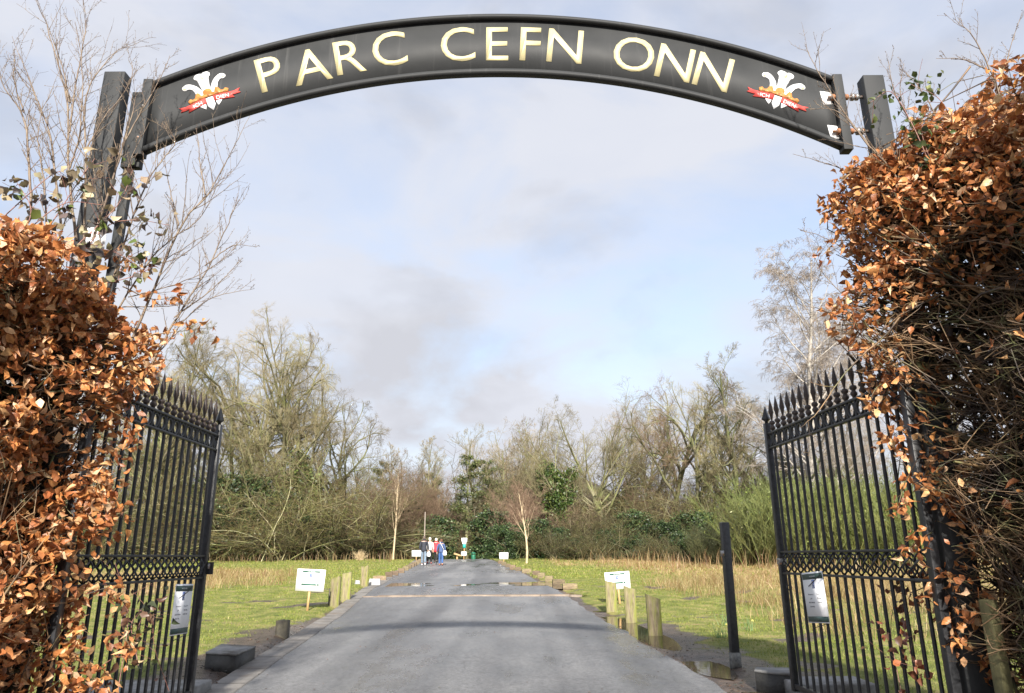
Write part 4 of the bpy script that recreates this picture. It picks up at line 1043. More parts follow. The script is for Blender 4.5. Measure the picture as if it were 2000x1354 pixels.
def bush_meshes(seed, kind):
    rg = np.random.default_rng(seed); st = Bag(); le = None
    if kind == 'arch':          # tall arching thicket
        n = 30; S = np.stack([rg.normal(0, 1.5, n), rg.normal(0, 1.0, n), np.full(n, -.2)], 1)
        D = np.stack([rg.normal(0, .55, n), rg.normal(0, .5, n), np.ones(n)], 1); L0 = rg.uniform(5, 10.5, n); w, tr = .10, -.07
        P0, R0 = grow(rg, S, D, L0, rg.uniform(.035, .085, n), np.full(n, .012), 10, w, tr); n1, n2, n3 = 8, 5, 4; a = (20, 60)
    elif kind == 'upright':     # reddish brushy saplings
        n = 34; S = np.stack([rg.normal(0, 1.6, n), rg.normal(0, 1.0, n), np.full(n, -.2)], 1)
        D = np.stack([rg.normal(0, .12, n), rg.normal(0, .12, n), np.ones(n)], 1); L0 = rg.uniform(4, 9, n)
        P0, R0 = grow(rg, S, D, L0, rg.uniform(.025, .05, n), np.full(n, .008), 9, .05, .05); n1, n2, n3 = 14, 6, 4; a = (15, 38)
    elif kind == 'scrub':       # low dense hawthorn-like scrub
        n = 40; S = np.stack([rg.normal(0, 1.3, n), rg.normal(0, .9, n), np.full(n, -.2)], 1)
        D = np.stack([rg.normal(0, .5, n), rg.normal(0, .5, n), np.ones(n)], 1); L0 = rg.uniform(2.2, 5.2, n)
        P0, R0 = grow(rg, S, D, L0, rg.uniform(.02, .045, n), np.full(n, .01), 8, .16, .0); n1, n2, n3 = 8, 6, 4; a = (25, 70)
    elif kind in ('broom', 'broom_lime'):
        n = 260; S = np.stack([rg.normal(0, 1.5, n), rg.normal(0, 1.0, n), np.full(n, -.1)], 1)
        D = np.stack([S[:, 0] * .12 + rg.normal(0, .12, n), S[:, 1] * .1 + rg.normal(0, .12, n), np.ones(n)], 1); L0 = rg.uniform(1.6, 3.9, n)
        P0, R0 = grow(rg, S, D, L0, np.full(n, .014), np.full(n, .006), 6, .07, .02); n1, n2, n3 = 9, 4, 0; a = (12, 32)
    def colt(P, k, pal, w=None): return np.repeat(pick(rg, len(P), pal, w, .2), P.shape[1] * k, 0)
    STEM = [(.21, .20, .10), (.14, .145, .055), (.30, .28, .165), (.07, .06, .035)]
    if kind == 'scrub': STEM = [tuple(.62 * q for q in c) for c in STEM]  # low scrub stems darkened to paint shade at the thicket foot
    TW = [(.135, .145, .035), (.085, .065, .032), (.20, .18, .07), (.05, .045, .022), (.12, .075, .038)]
    if kind == 'scrub': TW = [tuple(.58 * q for q in c) for c in TW]  # twigs darkened likewise, shade put into their colour
    st.add(*tubes(P0, R0, 4), colt(P0, 4, STEM))
    S, D, L1, r = spawn(rg, P0, R0, L0, n1, .15, 1, *a, .20, .42, .4, .6, rmin=.010); P1, R1 = grow(rg, S, D, L1, r, r * .5, 5, .12, -.05 if kind == 'arch' else .03); st.add(*tubes(P1, R1, 3), colt(P1, 3, STEM))
    S, D, L2, r = spawn(rg, P1, R1, L1, n2, .15, 1, *a, .40, .75, .3, .7, rmin=.0075); P2, R2 = grow(rg, S, D, L2, r, r * .6, 3, .12, -.06 if kind == 'arch' else .03); st.add(*tubes(P2, R2, 3), colt(P2, 3, TW))
    if n3:
        S, D, L3, r = spawn(rg, P2, R2, L2, n3, .2, 1, *a, .4, .8, .3, .8, rmin=.0055); P3, R3 = grow(rg, S, D, L3, r, r * .7, 3, .12, 0); st.add(*tubes(P3, R3, 3), colt(P3, 3, TW))
    if kind in ('arch', 'scrub'):
        n = 2600 if kind == 'arch' else 3000; i = rg.integers(0, len(P1), n); C = P1[i, rg.integers(0, 5, n)]; 
        C = C[C[:, 2] < (5.0 if kind == 'arch' else 2.2) * rg.uniform(.3, 1.1, n)]; n = len(C)
        V, L, T, c = leaves(rg, C, rg.uniform(.07, .17, n), pick(rg, n, [(.04, .06, .016), (.075, .095, .028), (.10, .085, .035), (.13, .075, .035)], None, .3), card=True)
        le = npmesh('leaves', V, L, T, c)
    if kind in ('broom', 'broom_lime'):
        n = 7000; i = rg.integers(0, len(P1), n); C = P1[i, rg.integers(0, 5, n)] + rg.normal(0, .05, (n, 3))
        V, L, T, c = leaves(rg, C, rg.uniform(.05, .13, n), pick(rg, n, [(.045, .07, .015), (.08, .115, .022), (.14, .14, .045), (.09, .07, .03)] if kind == 'broom' else [(.09, .135, .022), (.15, .19, .035), (.22, .23, .07), (.06, .085, .02)], None, .3), card=True, nrm=np.array([0, 0, 1.2]), width=.5)
        le = npmesh('leaves', V, L, T, c)
    return st.mesh('stems', False), le
def evergreen_meshes(seed, kind):
    rg = np.random.default_rng(seed); tb = Bag()
    if kind == 'holly':
        n = 24; S = np.stack([rg.normal(0, .5, n), rg.normal(0, .4, n), np.full(n, -.2)], 1); D = np.stack([rg.normal(0, .5, n), rg.normal(0, .5, n), np.ones(n)], 1)
        L0 = rg.uniform(1.6, 3.6, n); P0, R0 = grow(rg, S, D, L0, np.full(n, .035), np.full(n, .01), 7, .1, .02); tb.add(*tubes(P0, R0, 4))
        cc = []; 
        for _ in range(46):
            a = rg.uniform(0, 6.28); rr = rg.uniform(.1, 1) ** .5; z = rg.uniform(.1, 3.4); w = 1.9 * (1 - (z / 4.2) ** 2) ** .5
            cc.append((rr * w * math.cos(a), rr * w * .8 * math.sin(a), z, rg.uniform(.35, .8)))
        n = 11000; cc = np.array(cc); i = rg.integers(0, len(cc), n); C = cc[i, :3] + norm(rg.normal(0, 1, (n, 3))) * cc[i, 3:4] * rg.uniform(.4, 1.05, (n, 1)) * [1, 1, .8]
        C[:, 2] = np.abs(C[:, 2]); V, L, T, c = leaves(rg, C, rg.uniform(.09, .20, n), pick(rg, n, [(.03, .055, .02), (.05, .08, .028), (.08, .115, .042), (.016, .03, .013)], None, .35), card=True)
    elif kind == 'pine':
        H = 15; L0 = arr(H); P0, R0 = grow(rg, np.array([[0, 0, -.3]]), np.array([[.02, 0, 1.]]), L0, arr(.22), arr(.03), 10, .03, .03); tb.add(*tubes(P0, R0, 8))
        S, D, L1, r = spawn(rg, P0, R0, L0, 42, .12, 1, 60, 88, .12, .30, .72, .35); P1, R1 = grow(rg, S, D, L1, r, r * .3, 6, .1, .05); tb.add(*tubes(P1, R1, 4))
        S, D, L2, r = spawn(rg, P1, R1, L1, 9, .2, 1, 30, 60, .25, .5, .3, .6); P2, R2 = grow(rg, S, D, L2, r, r * .4, 4, .1, .06); tb.add(*tubes(P2, R2, 3))
        n = 9000; i = rg.integers(0, len(P2), n); C = P2[i, rg.integers(0, 4, n)] + rg.normal(0, .12, (n, 3))
        V, L, T, c = leaves(rg, C, rg.uniform(.14, .34, n), pick(rg, n, [(.085, .12, .035), (.13, .16, .05), (.19, .20, .075), (.045, .065, .022)], None, .3), card=True, width=.45, nrm=np.array([0, 0, .5]))
    return tb.mesh('trunk', True), npmesh('foliage', V, L, T, c)

PROTO = {}
for key, sd, H, kd, iv in (('oak1', 11, 20, 'oak', 0), ('oak2', 23, 20, 'oak', 4), ('oak3', 37, 20, 'oak', 0), ('tall1', 41, 20, 'tall', 0), ('tall2', 52, 20, 'tall', 0), ('ivytree', 61, 17, 'oak', 9), ('fan', 73, 18, 'fan', 0), ('twin', 85, 18, 'twin', 0), ('birch', 97, 21, 'birch', 0), ('young', 103, 7.2, 'young', 0)):
    PROTO[key] = tree_meshes(sd, H, kd, iv)
for key, sd, kd in (('arch1', 7, 'arch'), ('arch2', 17, 'arch'), ('upright', 27, 'upright'), ('scrub1', 33, 'scrub'), ('scrub2', 43, 'scrub'), ('broom', 47, 'broom'), ('broom_lime', 49, 'broom_lime')):
    PROTO[key] = bush_meshes(sd, kd)
for key, sd, kd in (('holly', 57, 'holly'), ('pine', 67, 'pine')):
    PROTO[key] = evergreen_meshes(sd, kd)
def plant(key, u, Y, rot, label, group=None, vtop=None, H0=None, name=None, cat=None, scale=1.0, sx=1.0, bark=None, crown=None, dx=0):
    x = at(u, 1086, Y)[0] + dx; z = float(height(x, Y))
    if Y > 150: z = 0
    if vtop is not None:
        scale = (at(u, vtop, Y)[2] - z) / H0
    tree = key in ('oak1', 'oak2', 'oak3', 'tall1', 'tall2', 'ivytree', 'fan', 'twin', 'birch', 'young', 'pine')
    nm = name or ('birch_tree' if key == 'birch' else 'pine_tree' if key == 'pine' else 'bare_tree' if tree else 'holly_bush' if key == 'holly' else 'broom_bush' if key.startswith('broom') else 'bare_bush')
    root = thing(nm, label, cat or ('tree' if tree else 'bush'), (x, Y, z), rot, group, (scale * sx, scale * sx, scale))
    m = PROTO[key]
    def add(n, me, mat):
        if not me.materials: me.materials.append(mat)
        o = bpy.data.objects.new(n, me); COL.objects.link(o); o.parent = root
        if me.materials[0] != mat:
            o.material_slots[0].link = 'OBJECT'; o.material_slots[0].material = mat
    if key in ('holly', 'pine'):
        add('trunk', m[0], M_BARK); add('foliage', m[1], M_WOODLEAF)
    elif tree:
        add('trunk', m[0], bark or (M_BIRCH if key == 'young' else M_BIRCHW if key == 'birch' else M_BARK)); add('crown', m[1], crown or (M_BIRCHTW if key == 'birch' else M_CROWN_RED if key == 'young' else M_CROWN))
        if m[2]: add('ivy', m[2], M_WOODLEAF)
    else:
        add('stems', m[0], crown or (M_CROWN_RED if key == 'upright' else M_BROOM if key.startswith('broom') else M_SCRUB))
        if m[1]: add('leaves', m[1], M_WOODLEAF)
    return root
HT = dict(oak1=20, oak2=20, oak3=20, tall1=19.5, tall2=19.5, ivytree=17, fan=17.5, twin=17, birch=21, young=7.2, pine=15.2, arch1=7.2, arch2=7.2, upright=8.6, scrub1=4.3, scrub2=4.3, broom=3.6, holly=3.9)
# true heights of the prototypes
for k_, m_ in PROTO.items():
    v = np.zeros(len(m_[1].vertices) * 3 if m_[1] else 0)
    mm_ = m_[1] if k_ not in ('arch1', 'arch2', 'upright', 'scrub1', 'scrub2', 'broom', 'broom_lime') else m_[0]
    v = np.zeros(len(mm_.vertices) * 3); mm_.vertices.foreach_get('co', v); HT[k_] = float(np.percentile(v[2::3], 99.6))
def T(key, u, Y, vtop, rot, label, **kw): return plant(key, u, Y, rot, label, vtop=vtop, H0=HT[key], **kw)
# --- left of the drive
T('oak1', 470, 66, 622, .4, 'tallest bare tree on the left, pale limbs forking high above the thicket', sx=.92)
T('tall1', 385, 62, 640, 1.2, 'slender bare tree just right of the left gate top, half behind hedge shoots')
T('oak3', 552, 68, 686, 2.2, 'bare tree with a domed top between the tallest left tree and the ivy clad one', sx=.85)
T('oak2', 622, 64, 742, 4.1, 'wide bare tree with ivied trunk at the right end of the left wood', sx=1.0)
T('tall2', 300, 60, 690, .3, 'bare tree seen above the left gate spikes', sx=1.2)
T('oak3', 215, 58, 700, 5.0, 'bare tree behind the left gate bars, mostly hidden by the beech hedge')
T('oak1', 60, 60, 640, 3.3, 'bare tree hidden behind the left beech hedge')
T('oak3', 520, 76, 660, .9, 'bare tree crown filling the gap behind the tallest left tree', sx=1.1)
T('oak1', 665, 76, 770, 2.9, 'low bare tree crown sloping down at the right end of the left wood', sx=1.1)
T('oak2', 330, 70, 660, 3.6, 'bare tree crown behind the hedge shoots and left gate spikes', sx=1.1)
T('oak1', 1410, 74, 760, .7, 'bare tree crown filling the gap behind the tall one by the black post', sx=1.0)
T('oak3', 1255, 74, 800, 4.4, 'bare tree crown between the round headed tree and the broad brown one', sx=.9)
T('tall2', 430, 74, 700, 2.6, 'thin bare tree standing behind the tallest left tree', sx=1.2)
T('tall1', 735, 84, 868, 3.0, 'small thin bare tree left of the pale orange birch')
T('tall2', 700, 80, 850, 1.7, 'thin bare tree at the foot of the ivy clad left tree', sx=1.2)
# --- middle
T('twin', 790, 82, 882, 1.0, 'brownish bare tree behind the pale orange birch on the left verge', crown=M_CROWN_RED)
T('tall2', 826, 86, 880, 4.4, 'slim bare tree above the tall thin pole', sx=1.1)
T('tall1', 868, 76, 852, .2, 'bare tree with a long pale green trunk behind the walking people', sx=1.15)
T('twin', 952, 74, 832, .5, 'bare tree with leaning pale twin stems beside the dark pine', sx=.95)
T('fan', 990, 84, 830, 2.5, 'thin bare tree right of the leaning twin stems')
T('oak3', 1015, 90, 900, 1.5, 'reddish bare tree behind the young birch on the right verge', crown=M_CROWN_RED)
T('pine', 912, 70, 888, .7, 'broad dark green pine behind the sign pole', sx=1.35)
T('pine', 962, 72, 900, 2.7, 'dark green pine just right of the broad pine', sx=1.25)
T('pine', 848, 78, 925, 1.9, 'dark green pine left of the long pale green trunk', sx=1.2)
T('pine', 742, 88, 905, 3.9, 'olive green pine at the right end of the left thicket', sx=1.2)
T('pine', 655, 84, 930, 5.1, 'olive green pine glimpsed behind the ivy clad left tree', sx=1.3)
# --- right of the drive
T('ivytree', 1095, 61, 800, .9, 'tree thickly covered with dark ivy to the left of the round headed tree', sx=.8)
T('oak1', 1065, 76, 808, 4.0, 'bare tree behind the ivy covered tree on the right', sx=.8)
T('fan', 1195, 66, 770, .2, 'round headed bare tree with limbs fanning from a stout fork', sx=1.12)
T('oak3', 1310, 66, 738, 2.9, 'broad brown bare tree right of the round headed tree', sx=1.0, crown=M_CROWN_RED)
T('oak1', 1375, 62, 745, 5.3, 'bare tree with crooked dark trunk left of the tall one by the black post', sx=.85)
T('tall2', 1445, 60, 688, 2.0, 'tall bare tree straight above the lone black post', sx=1.35)
T('oak2', 1500, 64, 770, 1.1, 'bare tree with ivied trunk next to the free end of the right gate', sx=.8)
T('birch', 1592, 50, 480, .6, 'weeping pale birch rising above the right gate spikes', sx=1.35)
T('birch', 1655, 54, 560, 2.6, 'weeping birch close against the right hedge edge', sx=1.3)
T('oak3', 1560, 60, 820, .2, 'bare tree behind the right gate bars', sx=1.1)
T('oak1', 1690, 58, 800, 2.2, 'bare tree behind the right gate bars near the hinge side')
T('tall1', 1850, 60, 700, 2.2, 'bare tree hidden behind the bare twiggy hedge', sx=1.4)
T('oak2', 1255, 80, 850, 3.2, 'ivied bare tree in the gap right of the round headed tree')
T('young', 768, 56, 905, 2.0, 'young birch with a pale orange trunk on the left verge', name='birch_tree', sx=.9)
T('young', 1028, 47, 935, .3, 'young birch with a pale orange trunk and fanning branches on the right verge', name='birch_tree', sx=1.15)
# --- thickets
GT = 'bare bushes of the thicket behind the field'
rgv = random.Random(12)
lab_far = 'bare brown bush in the dense thicket behind the field'
for u, Y, vt, key in ((345, 57, 900, 'arch1'), (420, 58, 880, 'arch2'), (490, 58, 895, 'arch1'), (560, 57, 900, 'arch2'), (625, 58, 905, 'arch1'), (685, 59, 925, 'arch2'), (270, 55, 900, 'arch2'), (200, 54, 890, 'arch1'), (120, 53, 880, 'arch2'), (40, 53, 880, 'arch1'),
                      (455, 63, 850, 'arch2'), (590, 63, 870, 'arch1'), (380, 62, 860, 'arch1'), (660, 65, 895, 'arch2'), (520, 64, 860, 'arch1'), (250, 62, 850, 'arch1'),
                      (1240, 62, 950, 'arch1'), (1330, 60, 930, 'arch2'), (1420, 58, 920, 'arch1'), (1520, 56, 920, 'arch2'), (1620, 55, 900, 'arch1'), (1720, 54, 900, 'arch2'), (1820, 54, 900, 'arch1'), (1170, 66, 940, 'arch2'), (1280, 70, 900, 'arch1'), (1380, 70, 880, 'arch2'), (1500, 66, 880, 'arch1'),
                      (1090, 72, 930, 'arch1'), (930, 78, 960, 'arch2'), (1000, 76, 960, 'arch1'), (880, 84, 960, 'arch2'), (830, 80, 970, 'arch1'), (1040, 70, 960, 'arch2'), (960, 72, 985, 'arch1')):
    T(key, u, Y, vt, rgv.uniform(0, 6.28), lab_far, group=GT, sx=rgv.uniform(1.15, 1.5))
for u, Y, vt in ((735, 64, 950), (765, 68, 935), (795, 66, 925), (822, 70, 930), (845, 72, 960), (715, 62, 980), (1005, 66, 960), (1030, 62, 950), (1130, 60, 985), (1290, 66, 930)):
    T('upright', u, Y, vt, rgv.uniform(0, 6.28), 'reddish brown bush of upright twigs in the thicket', group='reddish upright bushes of the thicket', sx=1.3)
for u, Y, vt in ((330, 54, 1010), (400, 55, 1000), (455, 55, 1005), (515, 55, 1010), (575, 56, 1005), (635, 57, 1000), (690, 58, 1010), (735, 60, 1020), (1105, 52, 1030), (1165, 51, 1025), (1290, 49, 1030), (1060, 56, 1010), (1190, 56, 985), (1270, 56, 980), (1130, 57, 990)):
    T('scrub1' if rgv.random() < .5 else 'scrub2', u, Y, vt, rgv.uniform(0, 6.28), 'low dense brown bush along the foot of the thicket', group='low bushes along the foot of the thicket', sx=1.25)
for u, Y, vt, lab in ((985, 58, 1025, 'dark evergreen bush right of the litter bin'), (1018, 56, 1035, 'dark evergreen bush behind the small right board sign'), (1050, 57, 1015, 'dark evergreen bush behind the young birch on the right verge'),
                      (1085, 56, 1030, 'dark evergreen bush below the ivy covered tree'), (1140, 54, 1050, 'dark evergreen bush right of the evergreen group by the drive'), (1215, 52, 1052, 'dark evergreen bush behind the dry grass above the right board sign'),
                      (968, 64, 1000, 'tall dark evergreen bush in shade behind the litter bin'), (845, 66, 1010, 'tall dark evergreen bush left of the long pale green trunk'), (1350, 47, 1050, 'dark evergreen bush left of the broom behind the black post')):
    T('holly', u, Y, vt, rgv.uniform(0, 6.28), lab, sx=1.25)
for u, Y, vt in ((1400, 46, 1035), (1450, 44, 1015), (1485, 43, 1000), (1535, 42, 975), (1590, 41, 950), (1655, 40, 945), (1730, 39, 960), (1560, 45, 930), (1690, 44, 935)):
    T('broom_lime' if u > 1510 else 'broom', u, Y, vt, rgv.uniform(0, 6.28), 'green broom bush with upright stems along the right field edge', group='broom bushes along the right field edge', sx=1.3, crown=M_LIME if u > 1500 else None)
for u, Y, vt in ((430, 56, 985), (478, 57, 1000), (520, 56, 1035), (590, 57, 1010), (640, 58, 1040), (365, 55, 1020), (535, 60, 960), (445, 60, 930), (1255, 52, 1045), (1400, 50, 1030), (1330, 51, 1040), (1290, 54, 1020), (1190, 54, 1035), (1450, 50, 1040), (1240, 56, 1000), (1360, 55, 1000)):
    T('holly', u, Y, vt, rgv.uniform(0, 6.28), 'dark ivy smothered bush added as shade inside the thicket', group='ivy smothered bushes added as shade inside the thicket', sx=1.2, name='ivy_shade_bush')  # dark ivy clumps set in to make shaded gaps in the thicket
# shaded mass of the wood further in: trunks, stems and dead leaves (toned dark as shade) nobody could count
def wood_mass():
    rg = np.random.default_rng(77); b = Bag(); n = 900
    Y = rg.uniform(68, 112, n); X = rg.uniform(-1, 1, n) * Y * .85
    keep = np.abs(X - (xl(Y) + xr(Y)) / 2) > 2.0; X, Y = X[keep], Y[keep]; n = len(X)
    S = np.stack([X, Y, np.full(n, .6)], 1); Ln = rg.uniform(5, 11, n)
    P, Rr = grow(rg, S, np.stack([rg.normal(0, .15, n), rg.normal(0, .15, n), np.ones(n)], 1), Ln, rg.uniform(.03, .12, n), np.full(n, .02), 6, .06, .03); b.add(*tubes(P, Rr, 4))
    S, D, L1, r = spawn(rg, P, Rr, Ln, 14, .05, 1, 30, 75, .2, .42, .3, .4, rmin=.016); P1, R1 = grow(rg, S, D, L1, r, r * .5, 4, .15, .0); b.add(*tubes(P1, R1, 3))
    S, D, L2, r = spawn(rg, P1, R1, L1, 7, .1, 1, 30, 70, .4, .7, .3, .6, rmin=.012); P2, R2 = grow(rg, S, D, L2, r, r * .6, 3, .15, 0); b.add(*tubes(P2, R2, 3))
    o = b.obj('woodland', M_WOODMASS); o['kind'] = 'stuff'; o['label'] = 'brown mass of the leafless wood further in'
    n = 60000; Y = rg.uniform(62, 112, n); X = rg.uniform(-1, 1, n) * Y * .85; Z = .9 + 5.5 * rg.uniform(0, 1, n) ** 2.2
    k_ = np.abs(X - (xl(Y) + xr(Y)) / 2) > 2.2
    V, L, T_, c = leaves(rg, np.stack([X, Y, Z], 1)[k_], rg.uniform(.2, .5, k_.sum()), pick(rg, k_.sum(), [(.05, .05, .02), (.08, .06, .03), (.03, .04, .014), (.10, .075, .035)], None, .3), card=True)  # leaf tones kept dark so the gaps behind the thicket look shaded
    o = link('undergrowth', npmesh('undergrowth', V, L, T_, c), M_WOODLEAF); o['kind'] = 'stuff'; o['label'] = 'brambly undergrowth inside the wood, coloured dark for shaded gaps'
wood_mass()

# ================================================================== BEECH HEDGES BY THE GATE
BEECH = [(.66, .31, .115), (.56, .23, .08), (.42, .155, .058), (.76, .44, .21), (.28, .11, .045), (.82, .58, .35), (.48, .28, .14)]
BW = [3, 3, 3, 2, 3, 1, 1.5]
def lface(Y, z):      # inner face of the left hedge (X as a function of Y and z)
    x = np.interp(z, [0, .3, .8, 1.15, 1.5, 1.9, 2.4, 2.9, 3.3, 3.7], [-2.70, -2.72, -2.80, -2.90, -2.98, -3.00, -2.94, -2.80, -2.70, -3.0])
    return x - .24 * np.clip(5.0 - Y, -.4, 3) + .08 * np.sin(3.1 * Y + 2 * z) + .09 * np.sin(5.3 * z - 4 * Y) + .05 * np.sin(12 * z + 6 * Y)
def ltop(Y): return 3.36 + .08 * np.sin(5 * Y) + .07 * np.sin(11 * Y + 1) + .05 * np.sin(23 * Y) - .45 * np.clip(Y - 4.55, 0, 1)
def rface(Y, z):
    far = np.interp(z, [0, .9, 1.5, 2.0, 2.5, 2.9, 3.3, 3.8, 4.2, 4.6, 4.9], [3.06, 3.02, 2.95, 2.86, 2.74, 2.66, 2.60, 2.56, 2.60, 2.74, 3.05])
    near = 3.0 + .10 * np.clip(4.4 - Y, -1, 3)
    t = np.clip((Y - 4.25) / .65, 0, 1); t = t * t * (3 - 2 * t)
    return near + (far - near) * t + .08 * np.sin(4.1 * Y + 3 * z) + .09 * np.sin(6.3 * z - 3 * Y) + .05 * np.sin(13 * z + 5 * Y)
def rtop(Y): return 4.46 + .09 * np.sin(4 * Y + 1) + .08 * np.sin(9 * Y) + .06 * np.sin(21 * Y) - .75 * np.clip(Y - 4.62, 0, 1) - .32 * np.clip(4.3 - Y, 0, 2)
def hedge(side):
    rg = np.random.default_rng(200 + side)
    sgn = -1 if side < 0 else 1
    face, top = (lface, ltop) if side < 0 else (rface, rtop)
    root = thing('beech_hedge', 'tall beech hedge thick with coppery dead leaves, overgrown on the left of the gateway' if side < 0 else
                 'taller beech hedge, coppery on top with bare cut twigs below, right of the gateway', 'hedge', (sgn * 3.5, 4.3, 0))
    y0, y1 = 2.3, 5.05
    # stems
    st = Bag(); n = 46
    S = np.stack([sgn * rg.uniform(3.42, 4.2, n), rg.uniform(y0, y1, n), np.full(n, -.15)], 1); Hm = top(S[:, 1]) * rg.uniform(.75, 1.0, n)
    P, Rr = grow(rg, S, np.stack([sgn * np.abs(rg.normal(0, .08, n)), rg.normal(0, .10, n), np.ones(n)], 1), Hm, rg.uniform(.018, .04, n), np.full(n, .006), 9, .035, .05); st.add(*tubes(P, Rr, 6))
    S, D, L1, r = spawn(rg, P, Rr, Hm, 16, .06, 1, 40, 80, .15, .34, .25, .5, rmin=.005)
    D[:, 0] -= sgn * rg.uniform(0, .9, len(D)); P1, R1 = grow(rg, S, D, L1, r, r * .45, 6, .12, .03)
    S, D, L2, r = spawn(rg, P1, R1, L1, 6, .15, 1, 30, 65, .35, .65, .3, .6, rmin=.003); P2, R2 = grow(rg, S, D, L2, r, r * .5, 5, .14, .02)
    def clip(P, Rr, sl):
        e = P[:, -1]; f = face(e[:, 1], e[:, 2]); ok = (sgn * e[:, 0] > sgn * f - sl) & (e[:, 2] < top(e[:, 1]) + sl) & (e[:, 1] > y0 - .1) & (e[:, 1] < y1 + .2)
        return P[ok], Rr[ok]
    P1, R1 = clip(P1, R1, .12); P2, R2 = clip(P2, R2, .10)
    st.add(*tubes(P1, R1, 5)); st.add(*tubes(P2, R2, 4))
    n = 70; Y = rg.uniform(y0, y1, n); S = np.stack([face(Y, 1.2 + 0 * Y) + sgn * rg.uniform(.12, .4, n), Y, rg.uniform(0, 1.6, n)], 1); Lu = rg.uniform(.8, 2.2, n)
    Pu, Ru = grow(rg, S, np.stack([rg.normal(0, .12, n) - sgn * .08, rg.normal(.12, .25, n), np.ones(n)], 1), Lu, rg.uniform(.006, .014, n), np.full(n, .003), 8, .08, .05); Pu, Ru = clip(Pu, Ru, .15); st.add(*tubes(Pu, Ru, 5))
    S, D, L5, r = spawn(rg, Pu, Ru, np.full(len(Pu), 1.2), 6, .2, 1, 25, 60, .2, .5, .3, .55, rmin=.002); P5, R5 = grow(rg, S, D, L5, r, r * .5, 5, .1, .02); P5, R5 = clip(P5, R5, .2); st.add(*tubes(P5, R5, 4))
    # trimmed face twigs that run out of the hedge
    m = 3600 if side > 0 else 1300
    Y = rg.uniform(y0, y1 + .1, m); z = rg.uniform(.1, 1, m) ** .9 * top(Y) * .99
    fx = face(Y, z); Ln = rg.uniform(.3, 1.1, m)
    E = np.stack([fx - sgn * rg.uniform(-.30, .06, m), Y + rg.uniform(-.1, .25, m), z], 1)
    S = E + np.stack([sgn * Ln * rg.uniform(.7, 1, m), rg.normal(-.12, .36, m) * Ln, -Ln * rg.normal(.26, .48, m)], 1)
    t = np.linspace(0, 1, 6)[None, :, None]
    mid = rg.normal(0, .085, (m, 1, 3)); P3 = S[:, None] * (1 - t) + E[:, None] * t + mid * np.sin(np.pi * t) + rg.normal(0, .008, (m, 6, 3))
    ra = rg.uniform(.0022, .0065, m) * np.where(rg.random(m) < .07, 2.3, 1); R3 = ra[:, None] * np.linspace(1.35, .55, 6)[None]
    st.add(*tubes(P3, R3, 5))
    S, D, L4, r = spawn(rg, P3, R3, Ln, 3, .3, 1, 20, 50, .25, .6, .3, .7, rmin=.0016); P4, R4 = grow(rg, S, D, L4, r, r * .5, 4, .12, .02); P4, R4 = clip(P4, R4, .16); st.add(*tubes(P4, R4, 3))
    st.obj('branches', M_HEDGEWOOD, root)
    # leaves
    n = 30000 if side < 0 else 34000
    Y = rg.uniform(y0, y1 + .15, n); z = rg.uniform(.05, 1.0, n) * top(Y) + .03
    depth = rg.exponential(.16, n) - .05
    X = face(Y, z) + sgn * depth
    # shoulder: leaves thin out over the top and round the corner
    on = rg.uniform(0, 1, n)
    clump = .5 + .5 * np.sin(6.1 * Y + 3.0 * z + 1.5 * np.sin(5 * z)) * np.cos(4.3 * z - 2.2 * Y)
    if side < 0:
        keep = on < .06 + 1.05 * clump ** 1.8
        keep |= (on < .42) & (z < 2.1)
    else:
        edge = np.interp(Y, [2.3, 3.6, 4.1, 4.5, 4.9, 5.4], [3.8, 3.6, 3.42, 3.2, 2.92, 2.8])
        leafy = sstep(z, edge - .12, edge + .25)
        fringe = sstep(Y, 4.66, 4.95) * np.clip(.7 * clump + .10, 0, 1) * .8
        keep = on < np.maximum(np.maximum(leafy * (.2 + .9 * clump), fringe), .012)
    P = np.stack([X, Y, z], 1)[keep]; dp = depth[keep]; k = len(P)
    sz = rg.uniform(.04, .086, k) * (1.0 if side < 0 else .92)
    col = pick(rg, k, BEECH, BW, .18)
    V, L, T_, c = leaves(rg, P, sz, col, curl=1.55, droop=.5, nrm=np.array([-sgn * .35, -.15, 0]))
    # top cover
    n2 = 9000; Y = rg.uniform(y0, y1, n2); xx = rg.uniform(0, 1.15, n2); zt = top(Y) - .9 * np.clip(.18 - xx, 0, 1) + rg.normal(0, .05, n2) - rg.exponential(.08, n2)
    X = face(Y, top(Y) - .3) + sgn * xx; P = np.stack([X, Y, zt], 1)
    V2, L2_, T2, c2 = leaves(rg, P, rg.uniform(.045, .08, n2), pick(rg, n2, BEECH, BW, .18), curl=1.3, droop=.2)
    b = Bag(); b.add(V, L, T_, c); b.add(V2, L2_, T2, c2); b.obj('leaves', M_LEAF, root, smooth=True)
    # leaves deep inside the hedge, coloured dark to stand for its inner shade
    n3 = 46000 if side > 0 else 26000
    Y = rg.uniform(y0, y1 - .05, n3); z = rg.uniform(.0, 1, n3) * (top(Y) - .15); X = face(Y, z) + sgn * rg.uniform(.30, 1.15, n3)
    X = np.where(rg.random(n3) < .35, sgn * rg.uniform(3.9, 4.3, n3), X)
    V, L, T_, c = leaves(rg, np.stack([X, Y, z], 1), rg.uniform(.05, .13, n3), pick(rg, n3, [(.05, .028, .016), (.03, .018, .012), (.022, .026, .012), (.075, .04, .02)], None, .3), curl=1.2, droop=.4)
    b = Bag(); b.add(V, L, T_, c); o = b.obj('inner_shade_leaves', M_LEAF, root)
hedge(-1); hedge(1)

